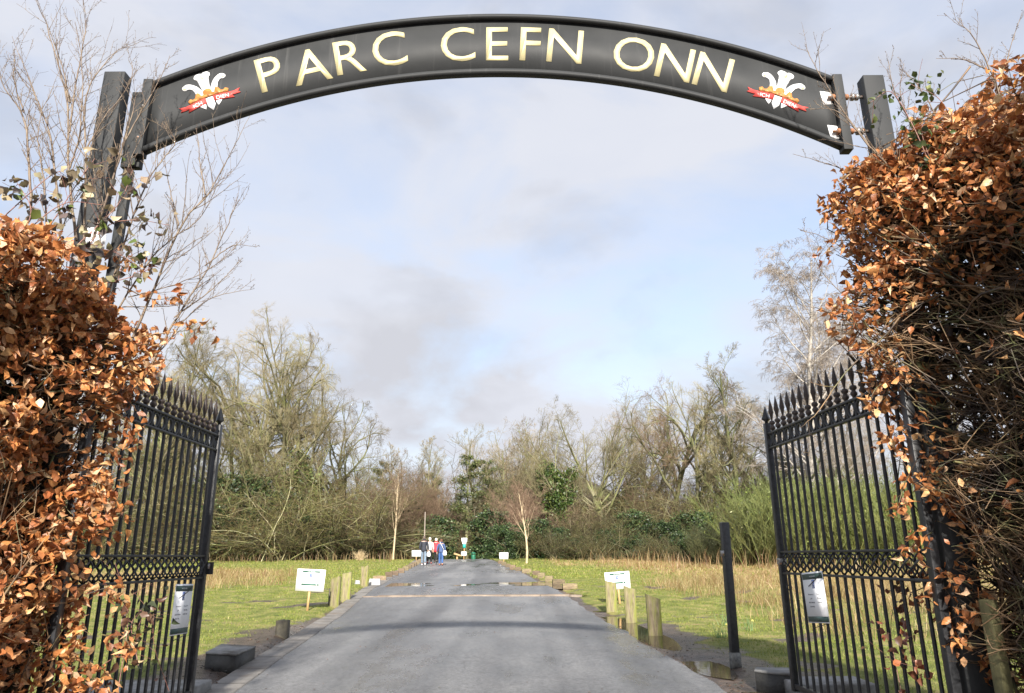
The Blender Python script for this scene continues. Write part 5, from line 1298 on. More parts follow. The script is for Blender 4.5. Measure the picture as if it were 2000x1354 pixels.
# ------------------------------------------------------------------ bare shoots and brambles round the hedges
def bez(pts, n=16):
    P = [np.array(p, float) for p in pts]; P = [2 * P[0] - P[1]] + P + [2 * P[-1] - P[-2]]; out = []
    segs = len(P) - 3
    for i in range(segs):
        a, b_, c, d = P[i:i + 4]
        for j in range(n):
            t = j / n; out.append(.5 * ((2 * b_) + (-a + c) * t + (2 * a - 5 * b_ + 4 * c - d) * t * t + (-a + 3 * b_ - 3 * c + d) * t ** 3))
    out.append(P[-2]); return np.array(out)
def shoot(seed, lines, label, r0=.010, nside=15, budsize=.006, name='bare_shoot', cat='sapling', mat=None, side_len=(.10, .34), up=.35):
    """lines: list of centre lines, each [(u,v,Y),...] from the foot to the tip"""
    rg = np.random.default_rng(seed); b = Bag(); foot = at(*lines[0][0])
    root = thing(name, label, cat, foot)
    for li, ln in enumerate(lines):
        q = bez([at(*p) for p in ln], 10); n_ = len(q); q = q + np.cumsum(rg.normal(0, .0022, q.shape), 0)
        rr = np.linspace(r0 * .85 * (1 if li == 0 else .62), .0014, n_)
        P = q[None]; Rr = rr[None]; b.add(*tubes(P, Rr, 6))
        Lg = arr(np.linalg.norm(np.diff(q, axis=0), axis=1).sum())
        S, D, L1, r = spawn(rg, P, Rr, Lg, max(3, int(nside * min(1.5, Lg[0]))), .12, .97, 25, 55, *side_len, .45, .6, rmin=.0014, up=up); L1 = np.minimum(L1, .75)
        P1, R1 = grow(rg, S, D, L1, np.minimum(r, .004), np.full(len(r), .0011), 8, .07, .05); b.add(*tubes(P1, R1, 4))
        S, D, L2, r = spawn(rg, P1, R1, L1, 4, .15, .95, 30, 60, .15, .4, .3, .7, rmin=.0011, up=.2); P2, R2 = grow(rg, S, D, L2, r, r * .7, 5, .10, .04); b.add(*tubes(P2, R2, 3))
        # buds
        C = np.concatenate([P1[:, 2:].reshape(-1, 3), P2[:, -1]]); C = C[rg.random(len(C)) < .5]; m = len(C)
        d = norm(rg.normal(0, 1, (m, 3)) + [0, 0, .6]) * budsize * 1.6; bp_ = np.stack([C, C + d * .5, C + d], 1); b.add(*tubes(bp_, np.tile(arr(.0012, .0026, .0004), (m, 1)), 4))
    b.obj('stem', mat or M_SHOOT, root)
    return root
shoot(301, [[(150, 470, 4.75), (138, 330, 4.75), (135, 200, 4.75), (100, 60, 4.7), (80, 12, 4.7)], [(136, 260, 4.75), (150, 150, 4.78), (165, 60, 4.8), (158, 2, 4.8)], [(138, 330, 4.75), (160, 250, 4.72), (165, 140, 4.7), (148, 40, 4.7)], [(135, 200, 4.75), (118, 120, 4.72), (92, 45, 4.7)]],
      'tallest bundle of bare shoots rising above the left hedge to the top of the picture', .013)
shoot(302, [[(62, 420, 4.5), (52, 290, 4.5), (45, 220, 4.5), (10, 160, 4.45), (0, 95, 4.4)], [(45, 220, 4.5), (30, 170, 4.5), (27, 98, 4.5)]], 'bare shoot at the far left edge above the coppery leaves', .011)
shoot(303, [[(120, 440, 4.6), (100, 270, 4.6), (62, 160, 4.6), (28, 66, 4.6)]], 'bare shoot leaning left between the edge shoot and the tallest bundle', .010)
shoot(304, [[(165, 470, 4.7), (168, 320, 4.65), (170, 190, 4.65), (215, 110, 4.7), (266, 84, 4.75)], [(166, 300, 4.66), (205, 230, 4.72), (262, 150, 4.78), (258, 95, 4.8)]], 'bare shoot bending right at its tip in front of the left arch post', .010)
shoot(305, [[(180, 470, 4.65), (228, 330, 4.65), (255, 230, 4.68), (268, 170, 4.7)], [(240, 280, 4.66), (300, 180, 4.7), (335, 108, 4.72)]], 'tan shoot crossing the left arch post diagonally', .011)
shoot(306, [[(235, 720, 4.95), (300, 560, 4.9), (350, 440, 4.9), (400, 380, 4.92), (440, 310, 4.95), (485, 225, 5.0)], [(350, 440, 4.9), (335, 380, 4.9), (322, 300, 4.9)], [(400, 380, 4.92), (388, 320, 4.95), (380, 250, 4.95)]], 'long bare shoot leaning right under the left end of the arch', .012)
shoot(307, [[(270, 760, 5.0), (340, 620, 5.0), (400, 520, 5.02), (440, 430, 5.05), (452, 400, 5.05)], [(340, 620, 5.0), (420, 560, 5.05), (478, 500, 5.1)], [(300, 700, 5.0), (400, 590, 5.05), (500, 565, 5.1)], [(400, 520, 5.02), (455, 480, 5.08), (496, 482, 5.1)]], 'spray of fine bare twigs right of the left hedge above the gate', .010)
shoot(308, [[(215, 560, 4.8), (260, 420, 4.75), (300, 330, 4.75), (345, 270, 4.78), (318, 235, 4.8)], [(260, 420, 4.75), (250, 330, 4.7), (290, 240, 4.72)]], 'dark thin shoot beneath the left bracket of the arch', .009)
shoot(311, [[(1785, 420, 4.7), (1745, 340, 4.65), (1700, 290, 4.6), (1630, 200, 4.6), (1590, 130, 4.6), (1570, 78, 4.6)], [(1700, 290, 4.6), (1640, 220, 4.58), (1570, 215, 4.6)]], 'bare shoot reaching left across the right end of the arch', .010)
shoot(312, [[(1960, 300, 4.3), (1950, 180, 4.25), (1900, 80, 4.25), (1858, 36, 4.25)], [(1950, 180, 4.25), (1965, 120, 4.2), (1995, 20, 4.2)], [(1950, 150, 4.25), (1890, 120, 4.3), (1828, 118, 4.3)]], 'forked bare shoot standing above the right hedge', .010)
shoot(316, [[(1860, 330, 4.45), (1830, 230, 4.45), (1790, 160, 4.45), (1760, 130, 4.45)], [(1900, 320, 4.4), (1905, 230, 4.4), (1880, 160, 4.4)], [(1980, 260, 4.3), (1975, 180, 4.3), (1940, 110, 4.3)]], 'thin shoots and side twigs along the top of the right hedge', .007)
shoot(313, [[(1800, 330, 4.6), (1780, 250, 4.6), (1745, 180, 4.6), (1735, 118, 4.6)], [(1780, 250, 4.6), (1760, 180, 4.6), (1770, 120, 4.6)]], 'small bare shoot directly right of the right arch post', .008)
shoot(314, [[(1720, 470, 4.9), (1660, 350, 4.9), (1610, 320, 4.9), (1548, 303, 4.9)], [(1700, 520, 4.9), (1620, 470, 4.9), (1557, 450, 4.9)], [(1680, 600, 4.9), (1610, 540, 4.9), (1565, 445, 4.9)], [(1690, 560, 4.9), (1630, 610, 4.9), (1590, 600, 4.9)]], 'fine twigs sticking out to the left of the coppery right hedge', .007, nside=6)
shoot(309, [[(215, 640, 4.9), (285, 520, 4.9), (330, 470, 4.9), (395, 420, 4.92), (440, 330, 4.95)], [(285, 520, 4.9), (350, 500, 4.92), (430, 440, 4.95)], [(250, 580, 4.9), (340, 560, 4.95), (425, 520, 5.0), (470, 470, 5.0)], [(240, 600, 4.9), (320, 600, 4.95), (400, 590, 5.0)]], 'tangle of fine bare twigs between the left arch post and the gate spikes', .008, nside=18)
shoot(310, [[(90, 470, 4.5), (88, 360, 4.5), (75, 280, 4.5), (85, 200, 4.5)], [(200, 500, 4.7), (195, 400, 4.65), (185, 300, 4.62), (205, 215, 4.6)], [(110, 480, 4.55), (140, 400, 4.55), (190, 340, 4.58), (235, 300, 4.6)]], 'low tangle of thin shoots at the foot of the tallest bundle', .008, nside=18)
b_ = shoot(315, [[(1790, 580, 4.7), (1720, 660, 4.62), (1660, 720, 4.6), (1600, 800, 4.6), (1566, 832, 4.6)]], 'broken twig hanging across the right gate spikes', .009, nside=2, mat=M_HEDGEWOOD)
def bramble(seed, lines, label, nleaf, pal, size=.075, rad=.004, spread=.10, name='bramble', cat='bramble'):
    rg = np.random.default_rng(seed); b = Bag(); C = []
    root = thing(name, label, cat, at(*lines[0][0]))
    for ln in lines:
        q = bez([at(*p) for p in ln], 10); b.add(*tubes(q[None], np.linspace(rad, rad * .45, len(q))[None], 6)); C.append(q)
        S, D, L1, r = spawn(rg, q[None], np.full((1, len(q)), rad), arr(1.0), 7, .1, .95, 40, 75, .10, .24, 0, .5, rmin=.0013); P1, R1 = grow(rg, S, D, L1, r, r * .6, 5, .1, -.03); b.add(*tubes(P1, R1, 4)); C.append(P1[:, 2:].reshape(-1, 3))
    b.obj('canes', simple('bramble_cane', (.16, .06, .05), (.28, .14, .10), .5, 12), root)
    C = np.concatenate(C); i = rg.integers(0, len(C), nleaf); P = C[i] + rg.normal(0, spread * .35, (nleaf, 3))
    V, L, T_, c = leaves(rg, P, rg.uniform(.6, 1.15, nleaf) * size, pick(rg, nleaf, pal, None, .3), curl=1.2, droop=.6, width=1.25)
    Bag().add(V, L, T_, c).obj('leaves', M_GREEN, root); return root
GREY = [(.20, .16, .10), (.10, .075, .065), (.30, .25, .15), (.06, .05, .045), (.09, .12, .03), (.36, .30, .19)]
bramble(401, [[(0, 520, 4.3), (60, 420, 4.3), (30, 350, 4.3)], [(20, 480, 4.35), (120, 400, 4.4), (200, 400, 4.45)], [(60, 500, 4.4), (150, 360, 4.5), (185, 310, 4.55)], [(0, 430, 4.3), (90, 350, 4.35), (130, 330, 4.4)]], 'bramble with withered grey leaves on the far left top of the hedge', 120, GREY)
bramble(402, [[(0, 440, 4.25), (120, 480, 4.4), (215, 490, 4.6), (270, 520, 4.7)], [(110, 560, 4.5), (200, 450, 4.6), (260, 430, 4.7), (330, 440, 4.75)], [(180, 560, 4.6), (260, 540, 4.7), (300, 520, 4.8)], [(150, 480, 4.5), (230, 400, 4.62), (260, 330, 4.65)]], 'bramble arching over the foot of the left arch post', 150, GREY)
bramble(403, [[(1820, 330, 4.4), (1780, 240, 4.4), (1740, 180, 4.45), (1700, 200, 4.5)], [(1880, 300, 4.35), (1840, 200, 4.35), (1780, 165, 4.4)], [(1900, 340, 4.3), (1850, 260, 4.35), (1800, 250, 4.4), (1830, 350, 4.4)]], 'green leaved bramble arching over the right hedge behind the arch post', 105, [(.055, .085, .025), (.09, .12, .04), (.035, .055, .02), (.14, .16, .06)], .055)
bramble(404, [[(230, 1354, 5.2), (250, 1200, 5.3), (225, 1100, 5.3)], [(330, 1350, 6.0), (300, 1250, 5.9), (305, 1130, 5.9)], [(270, 1300, 5.5), (260, 1210, 5.6), (330, 1200, 6.1)], [(200, 1300, 5.1), (250, 1260, 5.3), (290, 1180, 5.7)]], 'thin bramble climbing through the bars of the left gate', 60, [(.04, .05, .025), (.07, .08, .03), (.10, .05, .03)], .07, .003)
bramble(405, [[(1760, 1354, 5.5), (1740, 1220, 5.6), (1770, 1100, 5.5)], [(1800, 1330, 5.3), (1770, 1250, 5.4), (1760, 1160, 5.5)]], 'dead leaved bramble behind the bars of the right gate', 75, [(.28, .09, .04), (.18, .06, .035), (.10, .05, .03)], .07, .003)

# ================================================================== GRASS
def blades(name, X, Y, Hh, W, cols, lean, label, mat=M_GRASS, seed=1, z0=-.01):
    rg = np.random.default_rng(seed); n = len(X); Z = height(X, Y) + z0
    a = rg.uniform(0, 2 * np.pi, n); dx, dy = np.cos(a), np.sin(a); l = lean * rg.uniform(.2, 1.3, n) * Hh; la = rg.uniform(0, 2 * np.pi, n)
    V = np.empty((n, 5, 3))
    def put_(i, t, w):
        V[:, i, 0] = X + dx * w * W + np.cos(la) * l * t * t; V[:, i, 1] = Y + dy * w * W + np.sin(la) * l * t * t; V[:, i, 2] = Z + Hh * t * (1 - .25 * lean * t)
    put_(0, 0, -.5); put_(1, 0, .5); put_(2, .55, .38); put_(3, .55, -.38); put_(4, 1, 0)
    L = (np.arange(n)[:, None] * 5 + np.array([0, 1, 2, 3, 3, 2, 4])[None]).ravel()
    o = link(name, npmesh(name, V.reshape(-1, 3), L, np.tile([4, 3], n), np.repeat(cols, 5, 0)), mat); o['kind'] = 'stuff'; o['label'] = label
    return o
GREENS = [(.165, .215, .032), (.23, .265, .05), (.115, .165, .024), (.30, .30, .075), (.38, .33, .12)]
TANS = [(.33, .24, .11), (.42, .33, .17), (.25, .17, .075), (.20, .115, .05), (.26, .25, .085)]
def field_points(rg, n, ya, yb, pw):
    Y = ya + (yb - ya) * rg.uniform(0, 1, n) ** pw
    X = rg.uniform(-1, 1, n) * (2.2 + Y * .62) - .04 * Y
    ok = (X < xl(Y) - .36) | (X > xr(Y) + .05)
    ok &= ~((np.abs(X - xr(Y) - .3) < .26) & (Y > 8.5) & (Y < 31)) & ~((np.abs(X) > 2.5) & (Y < 5.6))
    return X[ok], Y[ok]
rg = np.random.default_rng(900)
X, Y = field_points(rg, 520000, 5.2, 36, 1.35)
md_, dr_ = mask_mud(X, Y), mask_dry(X, Y); k = (rg.random(len(X)) > md_ * 1.5) & (rg.random(len(X)) > .55 * sstep(wave(X, Y, 2.6, 15), .1, .6)) & (rg.random(len(X)) > dr_ * .8); X, Y = X[k], Y[k]
lush = .6 + .5 * sstep(wave(X, Y, 1.1, 4), -.3, .6)
blades('grass', X, Y, rg.uniform(.025, .075, len(X)) * lush, rg.uniform(.003, .0065, len(X)) * (.7 + Y / 14), pick(rg, len(X), GREENS, [4, 4, 3, 2, .8], .2), .7, 'short green grass of the field beside the drive', seed=1)
X, Y = field_points(rg, 90000, 30, 60, 1.0)
k = (rg.random(len(X)) > mask_dry(X, Y) * .9); X, Y = X[k], Y[k]
blades('grass', X, Y, rg.uniform(.05, .12, len(X)), rg.uniform(.02, .035, len(X)), pick(rg, len(X), GREENS, [3, 4, 3, 3, 1], .2), .7, 'short green grass further up the field', seed=2)
X, Y = field_points(rg, 260000, 10, 60, .75)
k = rg.random(len(X)) < (mask_dry(X, Y) - .15) * 1.1 * (.12 + .88 * sstep(wave(X, Y, 3.7, 13), -.55, .35)); X, Y = X[k], Y[k]
tuft = sstep(wave(X, Y, 2.3, 8), -.2, .7)
blades('dry_grass', X, Y, rg.uniform(.10, .36, len(X)) * (.35 + .95 * tuft), rg.uniform(.008, .014, len(X)) * (1 + Y / 30), pick(rg, len(X), TANS, [4, 3, 3, 2, 2], .2), .8, 'pale dry grass standing in the rough parts of the field', seed=3)
# taller dead stalks along the right hand edge
n = 1700; Y = rg.uniform(20, 47, n); X = rg.uniform(4, 22, n) + (47 - Y) * .15; k = (Y + .25 * X > 36); X, Y = X[k], Y[k]
blades('dry_grass', X, Y, rg.uniform(.5, 1.25, len(X)), rg.uniform(.015, .03, len(X)), pick(rg, len(X), [(.28, .19, .09), (.22, .12, .06), (.38, .28, .15)], None, .2), .35, 'tall dead weed stalks before the bushes', seed=4)
# rough clumps of dead grass nearer the gate on the right and beyond the left gate
n = 9000; ck = rg.integers(0, 60, n); cx = rg.uniform(4.6, 12, 60); cy = rg.uniform(11.5, 26, 60); X = cx[ck] + rg.normal(0, .38, n); Y = cy[ck] + rg.normal(0, .45, n); k = X > xr(Y) + 2.0 + .6 * rg.random(n); X, Y = X[k], Y[k]
blades('dry_grass', X, Y, rg.uniform(.18, .62, len(X)), rg.uniform(.006, .012, len(X)), pick(rg, len(X), TANS, [4, 3, 3, 2, 2], .2), .75, 'rough clumps of pale dead grass near the right gate', seed=6)
n = 5000; ck = rg.integers(0, 40, n); cx = rg.uniform(-17, -9, 40); cy = rg.uniform(20, 34, 40); X = cx[ck] + rg.normal(0, .5, n); Y = cy[ck] + rg.normal(0, .6, n)
blades('dry_grass', X, Y, rg.uniform(.2, .6, n), rg.uniform(.008, .015, n), pick(rg, n, TANS, [4, 3, 3, 2, 2], .2), .75, 'rough clumps of pale dead grass behind the left gate', seed=7)
# far left edge stalks
n = 520; Y = rg.uniform(50, 57, n); X = rg.uniform(-34, -7.5, n); blades('dry_grass', X, Y, rg.uniform(.3, 1.0, n), rg.uniform(.02, .035, n), pick(rg, n, [(.24, .17, .08), (.20, .11, .06), (.32, .25, .13)], None, .2), .4, 'dead stalks along the foot of the left thicket', seed=5)
# single pampas-like tufts of dry grass on the left
for u, v, hh, lab in ((745, 1088, .75, 'fan shaped tuft of dry grass left of the pale orange birch'), (703, 1094, .6, 'thin tuft of dry grass at the foot of the left thicket')):
    p = gp(u, v); n = 220; P = []
    S = np.zeros((n, 3)) + rg.normal(0, .10, (n, 3)) * [1, 1, 0]; D = np.stack([rg.normal(0, .5, n), rg.normal(0, .4, n), np.ones(n)], 1)
    P_, R_ = grow(rg, S, D, rg.uniform(.4, 1, n) * hh * 1.3, np.full(n, .012), np.full(n, .003), 5, .06, -.06)
    o = link('grass_tuft', Bag().add(*tubes(P_, R_, 3)).mesh('grass_tuft'), simple('straw', (.42, .31, .17), (.58, .46, .28), .7, 9)); o.location = p; tag(o, lab, 'grass tuft')
# fallen leaves and grit on the verges
n = 1500; Y = 5.4 + 9 * rg.uniform(0, 1, n) ** 1.5; sd = rg.random(n) < .55
X = np.where(sd, xl(Y) - .3 - rg.exponential(.5, n), xr(Y) + rg.exponential(.45, n)); P = np.stack([X, Y, height(X, Y) + .012], 1)
V, L, T_, c = leaves(rg, P, rg.uniform(.02, .05, n), pick(rg, n, [(.12, .06, .032), (.08, .045, .028), (.17, .11, .065), (.07, .07, .065), (.04, .034, .026)], None, .3), curl=.6)
V[:, 2] = np.maximum(V[:, 2] * .35 + np.repeat(P[:, 2], 8) * .65, 0)
o = link('litter', npmesh('litter', V, L, T_, c), M_LEAF); o['kind'] = 'stuff'; o['label'] = 'fallen leaves and grit on the muddy verges'
# small yellow daffodils at the right verge
def daffodil(u, v, label, n=5):
    p = gp(u, v); root = thing('daffodil_clump', label, 'flowers', p); rg_ = np.random.default_rng(int(u)); b = Bag()
    S = rg_.normal(0, .05, (n * 4, 3)) * [1, 1, 0]; P_, R_ = grow(rg_, S, np.stack([rg_.normal(0, .2, n * 4), rg_.normal(0, .2, n * 4), np.ones(n * 4)], 1), rg_.uniform(.12, .26, n * 4), np.full(n * 4, .006), np.full(n * 4, .002), 5, .06, -.03)
    b.add(*tubes(P_, R_, 4)); b.obj('leaves', simple('daffodil_green', (.10, .17, .05), (.16, .24, .08), .5, 20), root, True)
    f = Bag()
    for i in range(n - 3):
        e = P_[i, -1]
        for k_ in range(6):
            a = k_ * math.pi / 3; f.faces([e, e + [.012 * math.cos(a - .4), -.006, .012 * math.sin(a - .4)], e + [.026 * math.cos(a), -.01, .026 * math.sin(a)], e + [.012 * math.cos(a + .4), -.006, .012 * math.sin(a + .4)]], [(0, 1, 2, 3)])
        f.tube([e, e + [0, -.022, 0]], [.006, .011], 8)
    f.obj('flowers', simple('daffodil_yellow', (.62, .56, .14), (.7, .64, .22), .5), root, True)
daffodil(1418, 1222, 'clump of opening daffodils just left of the tall black post'); daffodil(1406, 1246, 'pale yellow daffodils lower left of the tall black post', 4); daffodil(1462, 1232, 'clump of daffodil leaves between the tall black post and the right gate', 4)

# ================================================================== PEOPLE
def skinmesh(name, V, E_, Rad, root=0, lv=2):
    me = bpy.data.meshes.new('sk'); me.from_pydata([tuple(v) for v in V], E_, []); o = bpy.data.objects.new('sk', me); COL.objects.link(o)
    m = o.modifiers.new('skin', 'SKIN'); m.use_smooth_shade = True; m.branch_smoothing = .6
    for i, r in enumerate(Rad):
        d = me.skin_vertices[0].data[i]; d.radius = (r, r) if np.isscalar(r) else r; d.use_root = (i == root)
    sb = o.modifiers.new('sub', 'SUBSURF'); sb.levels = lv; sb.render_levels = lv
    dg = bpy.context.evaluated_depsgraph_get(); dg.update()
    out = bpy.data.meshes.new_from_object(o.evaluated_get(dg)); bpy.data.objects.remove(o); bpy.data.meshes.remove(me); out.name = name
    return out
M_SKIN = simple('skin', (.52, .31, .23), (.60, .37, .28), .5, 20)
def cloth(name, c, r=.8): return simple(name, tuple(x * .75 for x in c), tuple(min(1, x * 1.2) for x in c), r, 9, bump=.3, bscale=25)
def person(p, Hh, label, coat_c, trouser_c, shoe_c, hair_c, step=.26, coat_len=.80, arms=((.16, .05), (-.1, .1)), lean=.05, face=0.0, hairlong=False, hood=True):
    """walks towards +Y (away from the gate); built 1.72 m tall and scaled"""
    root = thing('person', label, 'person', p, face, None, Hh / 1.72 * .94)
    V = []; E_ = []; Rd = []
    def a(pt, r, parent=None):
        V.append(pt); Rd.append(r)
        if parent is not None: E_.append((parent, len(V) - 1))
        return len(V) - 1
    pel = a((0, 0, .95), (.15, .11)); spn = a((0, lean * .3, 1.14), (.135, .10), pel); ch = a((0, lean * .7, 1.33), (.155, .11), spn); sh = a((0, lean * .85, 1.43), (.12, .085), ch)
    nk = a((0, lean, 1.50), .052, sh); hd = a((0, lean + .015, 1.57), (.072, .082), nk); ht = a((0, lean + .005, 1.655), (.078, .092), hd); tp = a((0, lean, 1.70), (.05, .06), ht)
    nose = a((0, lean + .115, 1.60), .014, hd)
    legs = []; hands = []
    for sx, st in ((-1, step), (1, -step)):
        hip = a((sx * .095, 0, .90), .098, pel); kn = a((sx * .10, st * .55 + .03, .50), .062, hip); an = a((sx * .10, st * 1.0 - .03, .10 + max(0, -st) * .25), .042, kn)
        hl = a((sx * .105, st + .02, .045 + max(0, -st) * .22), .040, an); to = a((sx * .115, st + .15, .03), .032, hl); legs.append((hip, kn, an, hl, to))
    for sx, (fw, out) in ((-1, arms[0]), (1, arms[1])):
        s_ = a((sx * .185, lean * .85, 1.405), .062, sh); el = a((sx * (.225 + out * .6), lean + fw * .25 - .03, 1.13), .044, s_); wr = a((sx * (.225 + out), lean + fw, .90), .028, el)
        pm = a((sx * (.225 + out), lean + fw + .012, .835), (.036, .018), wr)
        for k_, (dx, ln) in enumerate(((-.027, .062), (-.009, .075), (.009, .072), (.027, .055))):
            f1 = a((sx * (.225 + out) + dx * .45, lean + fw + .012 + dx, .795), .0095, pm); f2 = a((sx * (.222 + out) + dx * .35, lean + fw + .02 + dx, .795 - ln * .55), .0085, f1); a((sx * (.215 + out), lean + fw + .035 + dx, .795 - ln), .0075, f2)
        t1 = a((sx * (.215 + out), lean + fw + .045, .845), .011, wr); a((sx * (.21 + out), lean + fw + .065, .81), .009, t1)
        hands.append((s_, el, wr, pm))
    body = link('body', skinmesh('body', V, E_, Rd, 0, 1), M_SKIN, root, True)
    # clothes
    def sub(ids, radii, extra=()):
        vv = [V[i] for i in ids]; return vv
    # trousers
    tv = [(0, 0, 1.0), (0, 0, .93)]; te = [(0, 1)]; tr_ = [(.155, .12), (.165, .125)]
    for (hip, kn, an, hl, to) in legs:
        i = len(tv); tv += [V[hip], V[kn], tuple(np.array(V[an]) + [0, 0, .0])]; tr_ += [.118, .082, .070]; te += [(1, i), (i, i + 1), (i + 1, i + 2)]
    link('trousers', skinmesh('trousers', tv, te, tr_, 0, 1), cloth('trouser_cloth', trouser_c), root, True)
    for (hip, kn, an, hl, to) in legs:
        link('shoe', skinmesh('shoe', [tuple(np.array(V[an]) + [0, -.02, -.01]), V[hl], tuple(np.array(V[to]) + [0, .02, 0])], [(0, 1), (1, 2)], [.058, .055, .042], 0, 1), cloth('shoe', shoe_c, .5), root, True)
    bz = coat_len
    cv = [(0, -.01, bz), (0, -.005, .97), (0, lean * .3, 1.14), (0, lean * .7, 1.33), (0, lean * .85, 1.44)]; ce = [(0, 1), (1, 2), (2, 3), (3, 4)]; cr = [(.21, .165), (.195, .155), (.18, .145), (.195, .15), (.13, .105)]
    for s_, el, wr, pm in hands:
        i = len(cv); cv += [V[s_], V[el], tuple(np.array(V[wr]) + [0, 0, .02])]; cr += [.088, .070, .055]; ce += [(3 if False else 4, i), (i, i + 1), (i + 1, i + 2)]
    coat = link('coat', skinmesh('coat', cv, ce, cr, 2, 1), cloth('coat_cloth', coat_c), root, True)
    if hood:
        b = Bag(); th = np.linspace(0, 2 * np.pi, 13)
        b.tube([(.115 * math.cos(t), lean * .9 - .02 + .085 * math.sin(t), 1.475 - .045 * math.sin(t)) for t in th], .036, 8); b.obj('hood', cloth('hood_cloth', tuple(x * .85 for x in coat_c)), coat, True, True)
    b = Bag()
    prof = [(.0005, 1.755), (.05, 1.748), (.085, 1.715), (.096, 1.67), (.094, 1.62), (.086, 1.58 if not hairlong else 1.50), (.07, 1.55 if not hairlong else 1.45)]
    n_ = 16; HV = []
    for r, z in prof:
        for i in range(n_):
            t = 2 * math.pi * i / n_; yy = math.sin(t); frontcut = max(0, yy)
            HV.append((r * math.cos(t), lean + r * 1.12 * yy - .012, z + frontcut * max(0, 1.69 - z) * .95))
    F = [(i * n_ + j, i * n_ + (j + 1) % n_, (i + 1) * n_ + (j + 1) % n_, (i + 1) * n_ + j) for i in range(len(prof) - 1) for j in range(n_)]
    b.faces(HV, F).obj('hair', cloth('hair', hair_c), root, True, True)
    for sx in (-1, 1):
        e = Bag(); e.tube([(sx * .030, lean + .092, 1.63), (sx * .030, lean + .100, 1.63)], [.011, .008], 8); e.obj('eye', M_INK, body, True)
        e = Bag(); e.tube([(sx * .083, lean, 1.575), (sx * .092, lean - .008, 1.60), (sx * .085, lean - .004, 1.63)], [.008, .014, .008], 6); e.obj('ear', M_SKIN, body, True)
    e = Bag(); e.tube([(-.024, lean + .096, 1.562), (0, lean + .102, 1.56), (.024, lean + .096, 1.562)], [.004, .006, .004], 5); e.obj('mouth', cloth('lip', (.45, .16, .14)), body, True)
    return root
def pp(u, v): 
    q = gp(u, v); q[2] = float(height(q[0], q[1], True)) + .004; return q
pa = pp(827, 1104.5); person(pa, 1.80, 'person in a dark navy coat, grey blue jeans and white shoes walking away', (.022, .026, .038), (.14, .19, .25), (.75, .75, .78), (.10, .075, .06), step=.13, coat_len=.76, arms=((.02, .03), (.12, .04)), face=.05)
pb = pp(838.5, 1101.5); person(pb, 1.68, 'person in a pale grey top, black trousers and dark red shoes beside the navy coat', (.55, .54, .52), (.012, .012, .014), (.24, .02, .035), (.70, .66, .58), step=-.2, coat_len=.86, arms=((.1, .03), (.05, .03)), hood=False)
pc = pp(851, 1099.5); person(pc, 1.62, 'person in a bright red coat with white hair, walking in front of the blue jacket', (.58, .035, .05), (.015, .015, .018), (.03, .03, .03), (.72, .68, .60), step=.2, coat_len=.70, arms=((.05, .05), (.08, .04)))
pd = pp(861, 1105); person(pd, 1.60, 'person in a blue jacket and jeans with brown boots and a white shoulder bag', (.05, .085, .19), (.04, .10, .27), (.28, .10, .045), (.12, .05, .03), step=.10, coat_len=.80, arms=((.10, .08), (.06, .05)), hairlong=True)
def bag(p, size, label, strap=None):
    root = thing('white_bag', label, 'bag', p); b = Bag(); w, d, h = size
    b.tube([(0, 0, -h / 2), (0, 0, -h * .3), (0, 0, .1 * h), (0, 0, h / 2)], [w * .42, w * .52, w * .48, w * .3], 10); V = b.V[0]; V[:, 1] *= d / w
    b.obj('pouch', M_WHITE, root, True, True)
    s_ = Bag(); s_.tube(strap or [(-w * .25, 0, h * .45), (0, 0, h * .95), (w * .25, 0, h * .45)], .012, 6); s_.obj('strap', M_WHITE, root, True)
bag(pd + [.24, -.20, .72], (.24, .12, .28), 'white shoulder bag hanging at the hip of the blue jacket', [(-.02, -.02, .12), (-.16, -.03, .38), (-.30, .02, .62), (-.33, .16, .70)])
bag(pb + [-.02, -.32, .58], (.24, .12, .30), 'white carrier bag held beside the grey blue jeans')
b = Bag(); b.tube([(0, 0, .0), (.10, .02, .42), (.19, .03, .78)], [.018, .03, .022], 8); b.tube([(.19, .03, .78), (.21, .03, .86)], .016, 6); o = link('umbrella', b.mesh('umbrella', True), M_BLACK); o.location = pp(851.5, 1103.5); tag(o, 'furled black umbrella slanting down beside the jeans and brown boots', 'umbrella')

